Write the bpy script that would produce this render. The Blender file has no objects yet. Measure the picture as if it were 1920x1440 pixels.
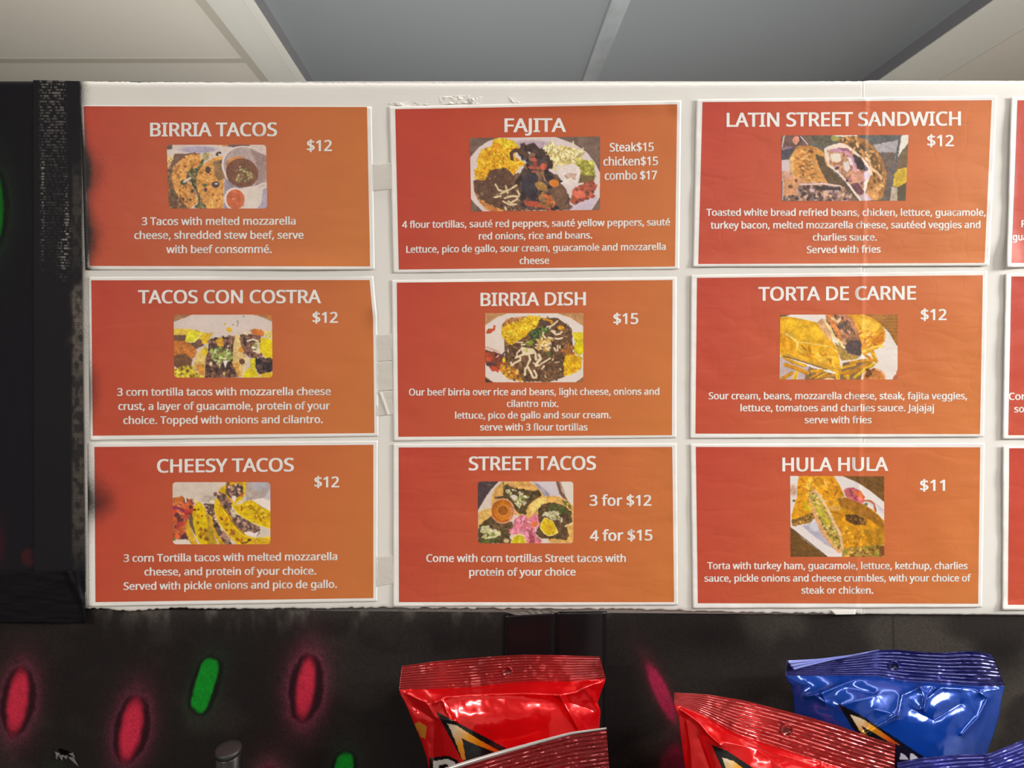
import bpy, math, random
import numpy as np

# ------------------------------------------------------------------ camera, light, exposure
SC = bpy.context.scene
COL = SC.collection
F = 1390.0                      # focal length in pixels of the 1920x1440 frame
EYE = np.array((0.0, 0.0, 1.55))
PITCH = -math.atan(52.0 / F)    # the camera looks down by about two degrees
CEIL = EYE[2] + 0.61            # ceiling height
COUNTER = 1.06                  # counter top height

cd = bpy.data.cameras.new('camera')
cam = bpy.data.objects.new('camera', cd)
COL.objects.link(cam)
cam.location = EYE
cam.rotation_euler = (math.pi / 2 + PITCH, 0, 0)
cd.sensor_fit = 'HORIZONTAL'
cd.sensor_width = 36.0
cd.lens = 36.0 * F / 1920.0
cd.clip_start = 0.02
SC.camera = cam

SC.view_settings.view_transform = 'Standard'
SC.view_settings.look = 'None'
SC.view_settings.gamma = 1.0
SC.view_settings.use_curve_mapping = False
SC.view_settings.exposure = 0.0

wd = bpy.data.worlds.new('world')
SC.world = wd
wd.use_nodes = True
wd.node_tree.nodes['Background'].inputs[0].default_value = (1.0, 0.93, 0.86, 1)
wd.node_tree.nodes['Background'].inputs[1].default_value = 0.05


def lamp(name, loc, size, power, colour, rot=(0, 0, 0)):
    l = bpy.data.lights.new(name, 'AREA')
    l.shape = 'RECTANGLE'
    l.size, l.size_y = size
    l.energy = power
    l.color = colour
    o = bpy.data.objects.new(name, l)
    o.location = loc
    o.rotation_euler = rot
    COL.objects.link(o)
    return o


# ceiling strip behind and right of the camera; unseen fill added further left
LAMPS = [((0.80, -0.62, CEIL - 0.05), (1.20, 0.10), 21.5, (1.0, 0.955, 0.885)),
         ((-0.95, -0.85, CEIL - 0.05), (0.60, 0.10), 22.0, (1.0, 0.94, 0.88))]
lamp('strip_light', *LAMPS[0])
lamp('left_fill_light', *LAMPS[1])
lamp('over_strip_light', (0.35, 0.645, CEIL - 0.04), (1.9, 0.06), 3.3, (1.0, 0.96, 0.88))
lamp('ceiling_fill_light', (-0.02, 1.02, 1.15), (0.35, 0.25), 11.0, (0.97, 1.0, 1.0), (math.pi, 0, 0))  # unseen uplight added behind the partition to brighten the ceiling
# unseen lamp added at the right to brighten the upper right sheets
lamp('side_fill_light', (1.75, -0.05, 2.02), (0.5, 0.35), 30.0, (1.0, 0.99, 0.97), (math.radians(87), 0, math.radians(62)))

# ------------------------------------------------------------------ helpers
CP, SP = math.cos(PITCH), math.sin(PITCH)


def ray(px, py):
    x = (np.asarray(px, float) - 960.0) / F
    z = (720.0 - np.asarray(py, float)) / F
    return np.stack([x, CP - SP * z, SP + CP * z], -1)


BY, BX = 0.70, -0.0207          # the partition plane: y = BY + BX * x
NB = np.array((BX, -1.0, 0.0)) / math.hypot(BX, 1.0)   # its normal, towards the camera


def on_wall(px, py, off=0.0):
    """points seen at px, py on the partition plane brought off metres towards the room"""
    d = ray(px, py)
    t = (BY - np.asarray(off, float) * math.hypot(BX, 1.0)) / (d[..., 1] - BX * d[..., 0])
    return EYE + d * t[..., None]


def at_depth(px, py, y):
    d = ray(px, py)
    t = np.asarray(y, float) / d[..., 1]
    return EYE + d * t[..., None]


def on_ceiling(px, py, z=CEIL):
    d = ray(px, py)
    t = (z - EYE[2]) / d[..., 2]
    return EYE + d * t[..., None]


def row_at(z, y):
    """image row of height z at distance y straight ahead"""
    a = math.atan2(z - EYE[2], y) - PITCH
    return 720.0 - F * math.tan(a)


def lin(c):
    c = np.asarray(c, float) / 255.0
    return np.where(c <= 0.04045, c / 12.92, ((c + 0.055) / 1.055) ** 2.4)


def hash2(i, j, seed):
    n = (i.astype(np.int64) * 374761393 + j.astype(np.int64) * 668265263 + seed * 1274126177) & 0xffffffff
    n = ((n ^ (n >> 13)) * 1274126177) & 0xffffffff
    return ((n ^ (n >> 16)) & 0xffffff) / float(0xffffff)


def vn(x, y, seed=0):
    """smooth value noise in 0..1"""
    x = np.asarray(x, float)
    y = np.asarray(y, float)
    i, j = np.floor(x), np.floor(y)
    u, v = x - i, y - j
    u = u * u * (3 - 2 * u)
    v = v * v * (3 - 2 * v)
    a, b = hash2(i, j, seed), hash2(i + 1, j, seed)
    c, d = hash2(i, j + 1, seed), hash2(i + 1, j + 1, seed)
    return (a * (1 - u) + b * u) * (1 - v) + (c * (1 - u) + d * u) * v


def fbm(x, y, seed=0, o=3):
    s, t, a = 0.0, 0.0, 1.0
    for k in range(o):
        s = s + a * vn(x * 2 ** k + 17.3 * k, y * 2 ** k - 9.1 * k, seed + k)
        t += a
        a *= 0.5
    return s / t


def seg_dist(X, Y, pts):
    """distance of every X, Y to a polyline"""
    best = np.full(np.shape(X), 1e9)
    for (x0, y0), (x1, y1) in zip(pts[:-1], pts[1:]):
        dx, dy = x1 - x0, y1 - y0
        t = np.clip(((X - x0) * dx + (Y - y0) * dy) / (dx * dx + dy * dy + 1e-9), 0, 1)
        best = np.minimum(best, np.hypot(X - x0 - t * dx, Y - y0 - t * dy))
    return best


def in_poly(X, Y, pts):
    c = np.zeros(np.shape(X), bool)
    n = len(pts)
    for i in range(n):
        x0, y0 = pts[i]
        x1, y1 = pts[i - 1]
        if y0 == y1:
            continue
        c ^= ((y0 > Y) != (y1 > Y)) & (X < (x1 - x0) * (Y - y0) / (y1 - y0) + x0)
    return c


def link(name, me, parent=None, mat=None, org=None):
    o = bpy.data.objects.new(name, me)
    COL.objects.link(o)
    for m in (mat if isinstance(mat, (list, tuple)) else [mat]):
        if m is not None:
            me.materials.append(m)
    if parent is not None:
        o.parent = parent
    elif org is not None:
        o.location = [float(v) for v in org]
    return o


def mesh(name, V, Fc, parent=None, mat=None, org=(0, 0, 0), smooth=True, cols=None, spray=None):
    """one mesh object; V are world points, org the thing's base; Fc an (n, k) array or list of faces"""
    V = np.asarray(V, float).reshape(-1, 3) - np.asarray(org, float)
    me = bpy.data.meshes.new(name)
    if isinstance(Fc, np.ndarray):
        n, k = Fc.shape
        me.vertices.add(len(V))
        me.vertices.foreach_set('co', V.ravel())
        me.loops.add(n * k)
        me.loops.foreach_set('vertex_index', Fc.ravel().astype(np.int32))
        me.polygons.add(n)
        me.polygons.foreach_set('loop_start', np.arange(0, n * k, k, dtype=np.int32))
        me.update(calc_edges=True)
    else:
        me.from_pydata([tuple(v) for v in V], [], Fc)
    me.validate()
    if smooth:
        me.polygons.foreach_set('use_smooth', np.ones(len(me.polygons), bool))
    if cols is not None:
        a = me.color_attributes.new('Col', 'FLOAT_COLOR', 'POINT')
        c = np.ones((len(V), 4))
        c[:, :3] = np.asarray(cols).reshape(-1, 3)
        a.data.foreach_set('color', c.ravel())
    if spray is not None:
        a = me.attributes.new('spray', 'FLOAT', 'POINT')
        a.data.foreach_set('value', np.asarray(spray, float).ravel())
    me.update()
    return link(name, me, parent, mat, org)


def grid_faces(nx, ny, flip=False):
    """faces of a grid stored row by row (ny rows of nx points)"""
    j, i = np.meshgrid(np.arange(ny - 1), np.arange(nx - 1), indexing='ij')
    a = (j * nx + i).ravel()
    f = np.stack([a, a + nx, a + nx + 1, a + 1], 1)
    return f[:, ::-1] if flip else f


def box_data(lo, hi):
    x0, y0, z0 = lo
    x1, y1, z1 = hi
    V = [(x0, y0, z0), (x1, y0, z0), (x1, y1, z0), (x0, y1, z0), (x0, y0, z1), (x1, y0, z1), (x1, y1, z1), (x0, y1, z1)]
    Fc = [(0, 3, 2, 1), (4, 5, 6, 7), (0, 1, 5, 4), (1, 2, 6, 5), (2, 3, 7, 6), (3, 0, 4, 7)]
    return V, Fc


def bevel(o, w, seg=2):
    m = o.modifiers.new('bevel', 'BEVEL')
    m.width = w
    m.segments = seg
    m.limit_method = 'ANGLE'
    return o


def thing(name, label, cat, loc, group=None):
    o = bpy.data.objects.new(name, None)
    o.empty_display_size = 0.02
    COL.objects.link(o)
    o.location = [float(v) for v in loc]
    return tag(o, label, cat, group)


def tag(o, label, cat, group=None):
    o['label'] = label
    o['category'] = cat
    if group:
        o['group'] = group
    return o


def struct(o):
    o['kind'] = 'structure'
    return o


# ------------------------------------------------------------------ materials
def new_mat(name):
    m = bpy.data.materials.new(name)
    m.use_nodes = True
    nt = m.node_tree
    return m, nt, nt.nodes['Principled BSDF']


def nd(nt, kind, **kw):
    n = nt.nodes.new(kind)
    for k, v in kw.items():
        setattr(n, k, v)
    return n


def mixcol(nt, fac, a, b, mode='MIX'):
    n = nd(nt, 'ShaderNodeMix', data_type='RGBA', blend_type=mode)
    for sock, v in ((n.inputs[0], fac), (n.inputs[6], a), (n.inputs[7], b)):
        if hasattr(v, 'is_linked'):
            nt.links.new(v, sock)
        elif isinstance(v, (int, float)):
            sock.default_value = v
        else:
            sock.default_value = (*v, 1)
    return n.outputs[2]


def pos_noise(nt, scale, detail=2.0, rough=0.5, mapping=None, rot=None):
    g = nd(nt, 'ShaderNodeNewGeometry')
    v = g.outputs['Position']
    if mapping:
        mp = nd(nt, 'ShaderNodeMapping')
        mp.inputs['Scale'].default_value = mapping
        if rot:
            mp.inputs['Rotation'].default_value = rot
        nt.links.new(v, mp.inputs['Vector'])
        v = mp.outputs['Vector']
    n = nd(nt, 'ShaderNodeTexNoise')
    n.inputs['Scale'].default_value = scale
    n.inputs['Detail'].default_value = detail
    n.inputs['Roughness'].default_value = rough
    nt.links.new(v, n.inputs['Vector'])
    return n.outputs['Fac']


def ramp(nt, fac, a, b):
    n = nd(nt, 'ShaderNodeMapRange')
    n.inputs['From Min'].default_value = a
    n.inputs['From Max'].default_value = b
    nt.links.new(fac, n.inputs['Value'])
    return n.outputs['Result']


def math_node(nt, op, a, b=None):
    n = nd(nt, 'ShaderNodeMath', operation=op)
    for s, v in zip(n.inputs, (a, b)):
        if v is None:
            continue
        if hasattr(v, 'is_linked'):
            nt.links.new(v, s)
        else:
            s.default_value = v
    return n.outputs[0]


def bump(nt, bs, h, strength, dist, prev=None):
    b = nd(nt, 'ShaderNodeBump')
    b.inputs['Strength'].default_value = strength
    b.inputs['Distance'].default_value = dist
    nt.links.new(h, b.inputs['Height'])
    if prev is not None:
        nt.links.new(prev, b.inputs['Normal'])
    nt.links.new(b.outputs['Normal'], bs.inputs['Normal'])
    return b.outputs['Normal']


def plain(name, col, rough=0.5, metal=0.0, spec=0.5, var=0.0, scale=30.0, bump_s=0.0, bump_scale=200.0):
    m, nt, bs = new_mat(name)
    bs.inputs['Roughness'].default_value = rough
    bs.inputs['Metallic'].default_value = metal
    bs.inputs['Specular IOR Level'].default_value = spec
    col = tuple(float(v) for v in col)
    if var:
        f = pos_noise(nt, scale, 4)
        c = mixcol(nt, f, tuple(v * (1 - var) for v in col), tuple(min(1, v * (1 + var)) for v in col))
        nt.links.new(c, bs.inputs['Base Color'])
    else:
        bs.inputs['Base Color'].default_value = (*col, 1)
    if bump_s:
        bump(nt, bs, pos_noise(nt, bump_scale, 3), bump_s, 0.001)
    return m


def attr(nt, name, out='Color'):
    n = nd(nt, 'ShaderNodeAttribute')
    n.attribute_name = name
    return n.outputs[out]


def crumple(nt, bs, strength):
    """creases of paper that was handled and taped: two sets of ridged noise"""
    a = pos_noise(nt, 1.0, 2.0, 0.5, (14, 1, 46), (0, 0.55, 0))
    b = pos_noise(nt, 1.0, 1.5, 0.5, (46, 1, 30), (0, -0.5, 0))
    ra = ramp(nt, math_node(nt, 'ABSOLUTE', math_node(nt, 'SUBTRACT', a, 0.5)), 0.0, 0.10)
    rb = ramp(nt, math_node(nt, 'ABSOLUTE', math_node(nt, 'SUBTRACT', b, 0.5)), 0.0, 0.06)
    s = math_node(nt, 'ADD', ra, math_node(nt, 'MULTIPLY', rb, 0.4))
    s = math_node(nt, 'ADD', s, math_node(nt, 'MULTIPLY', pos_noise(nt, 900.0, 2.0), 0.10))
    bump(nt, bs, s, strength, 0.0012)


def sprayed(name, col=None, rough=0.55, spec=0.3, wrinkle=0.12, grain=0.0):
    """a surface with black spray paint speckled over it where its 'spray' attribute is above zero"""
    m, nt, bs = new_mat(name)
    base = attr(nt, 'Col') if col is None else None
    f = pos_noise(nt, 1500.0, 3.0, 0.7)
    sp = attr(nt, 'spray', 'Fac')
    d = math_node(nt, 'SUBTRACT', math_node(nt, 'ADD', math_node(nt, 'MULTIPLY', sp, 1.3), -0.15), f)
    fac = ramp(nt, d, -0.35, 0.35)
    fac.node.clamp = True
    if base is None:
        base = mixcol(nt, pos_noise(nt, 25.0, 3), tuple(v * 0.96 for v in col), col)
    c = mixcol(nt, fac, base, (0.012, 0.011, 0.012))
    if grain:
        c = mixcol(nt, 1.0, c, mixcol(nt, pos_noise(nt, 700.0, 3.0, 0.8), (1 - grain,) * 3, (1 + grain,) * 3), 'MULTIPLY')
    nt.links.new(c, bs.inputs['Base Color'])
    bs.inputs['Roughness'].default_value = rough
    bs.inputs['Specular IOR Level'].default_value = spec
    if wrinkle:
        crumple(nt, bs, wrinkle)
    return m


PAPER = (0.80, 0.79, 0.775)
M_PAPER = sprayed('paper_smooth', PAPER, 0.5, 0.35, 0.05)
M_PAPER_W = sprayed('paper_wrinkled', PAPER, 0.5, 0.3, 0.12)
M_PRINT = sprayed('print_smooth', None, 0.45, 0.25, 0.05)
M_PRINT_W = sprayed('print_wrinkled', None, 0.45, 0.25, 0.11)
M_INK = sprayed('letters', PAPER, 0.5, 0.35, 0.05)
M_BOARD = sprayed('foam_board', (0.74, 0.73, 0.70), 0.6, 0.3, 0.02)


def col_mat(name, rough=0.5, metal=0.0, spec=0.5, coat=0.0, grain=0.0, gscale=800.0, bump_s=0.0, bump_scale=300.0, crinkle=0.0):
    m, nt, bs = new_mat(name)
    c = attr(nt, 'Col')
    if grain:
        c = mixcol(nt, 1.0, c, mixcol(nt, pos_noise(nt, gscale, 3.0, 0.8), (1 - grain,) * 3, (1 + grain,) * 3), 'MULTIPLY')
    nt.links.new(c, bs.inputs['Base Color'])
    bs.inputs['Roughness'].default_value = rough
    bs.inputs['Metallic'].default_value = metal
    bs.inputs['Specular IOR Level'].default_value = spec
    bs.inputs['Coat Weight'].default_value = coat
    bs.inputs['Coat Roughness'].default_value = 0.12
    if bump_s:
        bump(nt, bs, pos_noise(nt, bump_scale, 3), bump_s, 0.001)
    if crinkle:
        a = pos_noise(nt, 38.0, 2.0, 0.5)
        r = math_node(nt, 'ABSOLUTE', math_node(nt, 'SUBTRACT', a, 0.5))
        bump(nt, bs, ramp(nt, r, 0.0, 0.12), crinkle, 0.003)
    return m


M_WALLPAINT = col_mat('painted_wall', 0.66, spec=0.14, grain=0.55, gscale=900.0, bump_s=0.10, bump_scale=700.0)
M_BLACKBOARD = col_mat('painted_board', 0.6, spec=0.12, grain=0.3)
M_CLOTH = col_mat('cloth_tape', 0.55, spec=0.14, grain=0.3, bump_s=0.1, bump_scale=500.0)
M_BLACKTAPE = plain('black_tape', (0.006, 0.005, 0.006), 0.28, spec=0.45, bump_s=0.05, bump_scale=60.0)
M_FILM = col_mat('snack_film', 0.20, 0.40, 0.5, 0.7, crinkle=0.03)
M_SEAL = col_mat('snack_film_seal', 0.25, 0.55, 0.5, 0.6)
M_FOIL = plain('foil_edge', (0.62, 0.60, 0.60), 0.3, 0.9)
M_CREAM = plain('ceiling_cream', (0.84, 0.755, 0.64), 0.6, var=0.05, scale=3.0, bump_s=0.04, bump_scale=120.0)
M_CREAM_L = plain('ceiling_trim', (0.82, 0.765, 0.67), 0.5, var=0.03, scale=6.0)
M_STRIP = plain('ceiling_strip', (0.60, 0.54, 0.44), 0.55, var=0.06, scale=8.0)
M_DARKEDGE = plain('recess_edge', (0.22, 0.21, 0.215), 0.5)
M_ROOM = plain('room_wall', (0.62, 0.58, 0.53), 0.7, var=0.05, scale=2.0)
M_FLOOR = plain('floor_tiles', (0.30, 0.27, 0.25), 0.5, var=0.2, scale=5.0)
M_COUNTER = plain('counter_black', (0.03, 0.028, 0.028), 0.4, var=0.2, scale=30.0)
M_STEEL = plain('staple_steel', (0.7, 0.7, 0.7), 0.3, 0.9)

# ------------------------------------------------------------------ room shell
RX0, RX1, RY0, RY1 = -2.2, 2.4, -1.9, 3.2


def boxo(name, lo, hi, mat, parent=None, org=(0, 0, 0), bev=0.0):
    V, Fc = box_data(lo, hi)
    o = mesh(name, V, Fc, parent, mat, org, smooth=False)
    if bev:
        bevel(o, bev)
    return o


struct(boxo('floor', (RX0, RY0, -0.05), (RX1, RY1, 0.0), M_FLOOR))
struct(boxo('wall_left', (RX0 - 0.06, RY0, 0.0), (RX0, RY1, CEIL), M_ROOM))
struct(boxo('wall_right', (RX1, RY0, 0.0), (RX1 + 0.06, RY1, CEIL), M_ROOM))
struct(boxo('wall_far', (RX0, RY1, 0.0), (RX1, RY1 + 0.06, CEIL), M_ROOM))
struct(boxo('wall_rear', (RX0, RY0 - 0.06, 0.0), (RX1, RY0, CEIL), M_ROOM))

# ceiling: cream boards left and right of a grey bay that sits a little higher
CDX = (906.0 - 960.0) / F       # the bay runs away from us, turned slightly left


def ceil_x(px, y, z=CEIL):
    """x at distance y of the ceiling line that leaves the photo's top edge at px"""
    p = on_ceiling(np.array(float(px)), np.array(0.0), z)
    return p[0] + (y - p[1]) * CDX


def ceil_band(name, pa, pb, z0, z1, mat, ya=RY0, yb=RY1, xa=None, xb=None, zx=CEIL):
    """a slab of the ceiling between two such lines (or fixed x), from z0 up to z1"""
    V = []
    for z in (z0, z1):
        for y in (ya, yb):
            V += [(ceil_x(pa, y, zx) if xa is None else xa, y, z), (ceil_x(pb, y, zx) if xb is None else xb, y, z)]
    Fc = [(0, 2, 3, 1), (4, 5, 7, 6), (0, 1, 5, 4), (2, 6, 7, 3), (0, 4, 6, 2), (1, 3, 7, 5)]
    return struct(mesh(name, V, Fc, None, mat, smooth=False))


RISE = 0.025
m, nt, bs = new_mat('ceiling_grey')
rib = nd(nt, 'ShaderNodeTexWave')
rib.bands_direction = 'X'
rib.inputs['Scale'].default_value = 60.0
rib.inputs['Distortion'].default_value = 0.3
gp = nd(nt, 'ShaderNodeNewGeometry')
nt.links.new(gp.outputs['Position'], rib.inputs['Vector'])
c = mixcol(nt, pos_noise(nt, 3.0, 4), (0.25, 0.262, 0.266), (0.30, 0.312, 0.316))
c = mixcol(nt, rib.outputs['Fac'], c, (0.28, 0.29, 0.294))
nt.links.new(c, bs.inputs['Base Color'])
bs.inputs['Roughness'].default_value = 0.45
M_GREY = m
m, nt, bs = new_mat('ceiling_tape')
c = mixcol(nt, ramp(nt, pos_noise(nt, 14.0, 4, 0.6, (1, 0.4, 1)), 0.35, 0.65), (0.30, 0.31, 0.315), (0.42, 0.43, 0.43))
nt.links.new(c, bs.inputs['Base Color'])
bs.inputs['Roughness'].default_value = 0.35
M_GREYTAPE = m

ceil_band('ceiling', 475, 0, CEIL, CEIL + RISE, M_CREAM, xb=RX0)
ceil_band('ceiling_right', 1862, 0, CEIL, CEIL + RISE, M_CREAM, xb=RX1)
ceil_band('ceiling_bay', 430, 1900, CEIL + RISE, CEIL + RISE + 0.03, M_GREY)
ceil_band('trim_1', 458, 476.5, CEIL - 0.004, CEIL + RISE - 0.002, M_CREAM_L)
ceil_band('trim_2', 388, 456.5, CEIL - 0.0025, CEIL, M_CREAM_L)
ceil_band('trim_3', 366, 388, CEIL - 0.0015, CEIL, M_STRIP)
ceil_band('trim_4', 1861, 2003, CEIL - 0.003, CEIL + RISE - 0.002, M_CREAM_L)
ceil_band('trim_5', 475.5, 478, CEIL - 0.001, CEIL + RISE, M_DARKEDGE)
ceil_band('trim_6', 1858.5, 1861.5, CEIL - 0.001, CEIL + RISE, M_DARKEDGE)
ceil_band('trim_7', 2005, 2009, CEIL - 0.001, CEIL, M_STRIP)
# the joint of the bay with its strip of tape, and the seam across the left boards
zt = CEIL + RISE


ceil_band('trim_8', 1147, 1182, zt - 0.0012, zt, M_GREYTAPE, zx=zt)
ceil_band('trim_9', 1143, 1147, zt - 0.0014, zt, M_DARKEDGE, zx=zt)
ya, yb = on_ceiling(np.array(230.), np.array(117.))[1], on_ceiling(np.array(230.), np.array(109.))[1]
ceil_band('trim_10', 0, 366, CEIL - 0.0012, CEIL, M_STRIP, min(ya, yb), max(ya, yb), xa=RX0)


# ------------------------------------------------------------------ the black painted partition
def ell_q(X, Y, cx, cy, hl, hw, deg, p=2.0):
    """1 on the ellipse of half length hl (upright, leaning right by deg) and half width hw"""
    a = math.radians(deg)
    u = (X - cx) * math.cos(a) + (Y - cy) * math.sin(a)
    v = -(X - cx) * math.sin(a) + (Y - cy) * math.cos(a)
    return (np.abs(u / hw) ** p + np.abs(v / hl) ** p) ** (1.0 / p)


def sstep(a, b, x):
    t = np.clip((x - a) / (b - a), 0, 1)
    return t * t * (3 - 2 * t)


RNG = np.random.RandomState(5)


def bulb(C, X, Y, cx, cy, hl, hw, deg, core, rw, halo, amount=1.0, p=2.0):
    """a sprayed fairy light: paint core, dark sprayed outline, soft coloured overspray around it"""
    w = (fbm(X / 14.0, Y / 14.0, int(cx), 2) - 0.5) * 0.16
    g = 0.55 + 0.9 * RNG.rand(*X.shape)
    q2 = ell_q(X, Y, cx + 1, cy, hl + rw * 0.85, hw + rw, deg, 1 + p / 2) + w
    hz = np.exp(-np.clip(q2 - 1, 0, None) * 3.2) * g * (q2 > 0.9) * amount
    C[:] = C + (halo - C) * np.clip(hz * 0.48, 0, 1)[..., None]
    ring = sstep(1.06, 0.92, q2)
    C[:] = C + (np.array(lin((40, 12, 22)) if core[0] > core[1] else lin((14, 20, 16))) - C) * (ring * 0.9)[..., None]
    q = ell_q(X, Y, cx, cy, hl, hw, deg, p) + w
    edge = 0.32 if core[0] > core[1] else 0.10
    k = sstep(1.0 + edge, 1.0 - edge, q)
    tone = (0.86 + 0.28 * fbm(X / 9.0, Y / 14.0, int(cy), 3))[..., None]
    C[:] = C + (core * tone - C) * k[..., None]


RED, GRN = lin((178, 38, 62)), lin((11, 124, 32))
RH, GH = lin((112, 48, 66)), lin((38, 62, 40))


def paint_wall(X, Y):
    base = np.array(lin((27, 23, 23)))
    C = np.ones(X.shape + (3,)) * base
    # thinner, greyer coat with spray mist at the right, greyish band just under the white board
    n = fbm(X / 130.0, Y / 90.0, 3, 3)
    mist = sstep(1130, 1330, X) * (0.35 + 1.1 * sstep(0.40, 0.68, n)) + 0.25 * sstep(0.5, 0.75, n)
    C += (np.array(lin((66, 61, 56))) - C) * np.clip(mist * 0.75, 0, 0.9)[..., None]
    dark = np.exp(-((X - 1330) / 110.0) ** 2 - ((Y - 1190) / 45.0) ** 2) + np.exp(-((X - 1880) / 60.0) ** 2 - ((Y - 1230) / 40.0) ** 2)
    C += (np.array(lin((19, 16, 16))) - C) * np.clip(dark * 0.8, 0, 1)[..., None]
    top = np.exp(-np.clip(Y - 1140, 0, None) / 16.0) * sstep(150, 260, X) * sstep(1250, 1050, X)
    sm = sstep(0.45, 0.75, fbm(X / 22.0, Y / 60.0, 9, 3))
    C += (np.array(lin((150, 143, 136))) - C) * np.clip(top * (0.10 + 0.38 * sm), 0, 0.8)[..., None]
    bulb(C, X, Y, 33, 1315, 56, 18, 8.4, RED, 15, RH)
    bulb(C, X, Y, 246, 1367, 54, 18.5, 10.8, RED, 15, RH)
    bulb(C, X, Y, 573, 1290, 53, 16, 7.5, RED, 17, RH, 1.3)
    bulb(C, X, Y, 384, 1284, 51, 17, 16, GRN, 10, GH, 0.5, 3.4)
    bulb(C, X, Y, 640, 1464, 52, 18, 12, GRN, 9, GH, 0.5, 3.0)
    bulb(C, X, Y, 500, 1500, 54, 18, 8, RED, 14, RH, 1.0)
    bulb(C, X, Y, 95, 1500, 52, 19, 8, GRN, 9, GH, 0.5)
    # the two that were sprayed dry, without an outline
    for cx, cy, hl, hw, dg, a in ((1241, 1300, 56, 13, -25, 0.62), (1262, 1440, 42, 24, 10, 0.5)):
        q = ell_q(X, Y, cx, cy, hl, hw, dg)
        k = sstep(1.25, 0.7, q) * (0.55 + 0.6 * fbm(X / 5.0, Y / 9.0, 4, 2)) * a + 0.25 * np.exp(-np.clip(q - 1, 0, None) * 2.5) * a
        C += (np.array(lin((176, 34, 78))) - C) * np.clip(k, 0, 1)[..., None]
    C *= (0.8 + 0.4 * RNG.rand(*X.shape))[..., None]
    # seam of two sheets of the partition
    C *= (1 - 0.55 * np.exp(-((X - 1675) / 1.8) ** 2) * (Y < 1500))[..., None]
    return C


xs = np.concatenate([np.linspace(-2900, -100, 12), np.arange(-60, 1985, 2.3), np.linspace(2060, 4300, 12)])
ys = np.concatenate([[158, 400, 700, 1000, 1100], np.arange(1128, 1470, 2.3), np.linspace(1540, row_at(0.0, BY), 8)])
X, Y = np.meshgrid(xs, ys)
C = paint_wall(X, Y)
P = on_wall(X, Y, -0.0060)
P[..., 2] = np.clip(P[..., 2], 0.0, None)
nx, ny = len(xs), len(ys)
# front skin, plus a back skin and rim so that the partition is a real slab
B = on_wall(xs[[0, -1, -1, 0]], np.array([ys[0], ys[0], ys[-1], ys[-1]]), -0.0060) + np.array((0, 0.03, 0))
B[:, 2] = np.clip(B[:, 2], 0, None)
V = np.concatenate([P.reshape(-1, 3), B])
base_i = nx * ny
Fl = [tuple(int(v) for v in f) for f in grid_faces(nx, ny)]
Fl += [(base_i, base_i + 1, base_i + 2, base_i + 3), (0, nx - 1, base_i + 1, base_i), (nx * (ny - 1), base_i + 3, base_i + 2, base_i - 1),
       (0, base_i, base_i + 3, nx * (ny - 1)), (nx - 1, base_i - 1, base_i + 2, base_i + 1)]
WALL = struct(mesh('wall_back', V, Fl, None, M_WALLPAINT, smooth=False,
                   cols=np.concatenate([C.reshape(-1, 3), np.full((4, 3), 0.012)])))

# a hole knocked in it, with torn flaps of the paper skin
h = on_wall(np.array(120.), np.array(1412.), -0.0055)
ang = np.linspace(0, 2 * math.pi, 20, endpoint=False)
rr = 1 + 0.35 * np.sin(ang * 3 + 1) + 0.2 * np.sin(ang * 5)
hv = [on_wall(np.array(120 + 14 * r * math.cos(a)), np.array(1412 + 6.5 * r * math.sin(a)), -0.0058) for a, r in zip(ang, rr)]
hole = mesh('torn_hole', [on_wall(np.array(121.), np.array(1412.), -0.0058)] + hv, [(0, 1 + (i + 1) % 20, 1 + i) for i in range(20)],
            WALL, plain('hole_dark', (0.002, 0.002, 0.002), 0.9, spec=0.0))
fl = []
ff = []
for a, b, c in (((103, 1409), (113, 1413), (106, 1420)), ((109, 1416), (119, 1415), (116, 1426)), ((117, 1417), (127, 1416), (124, 1424)),
                ((128, 1413), (137, 1411), (141, 1421)), ((126, 1419), (138, 1420), (147, 1437)), ((104, 1418), (110, 1420), (106, 1424))):
    i = len(fl)
    fl += [on_wall(np.array(float(a[0])), np.array(float(a[1])), -0.005), on_wall(np.array(float(b[0])), np.array(float(b[1])), -0.005),
           on_wall(np.array(float(c[0])), np.array(float(c[1])), -0.0015)]
    ff.append((i, i + 2, i + 1))
o = mesh('torn_flap', fl, ff, hole, plain('torn_paper_grey', lin((86, 82, 82)), 0.7), smooth=False)
o.modifiers.new('thick', 'SOLIDIFY').thickness = 0.0004


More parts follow.
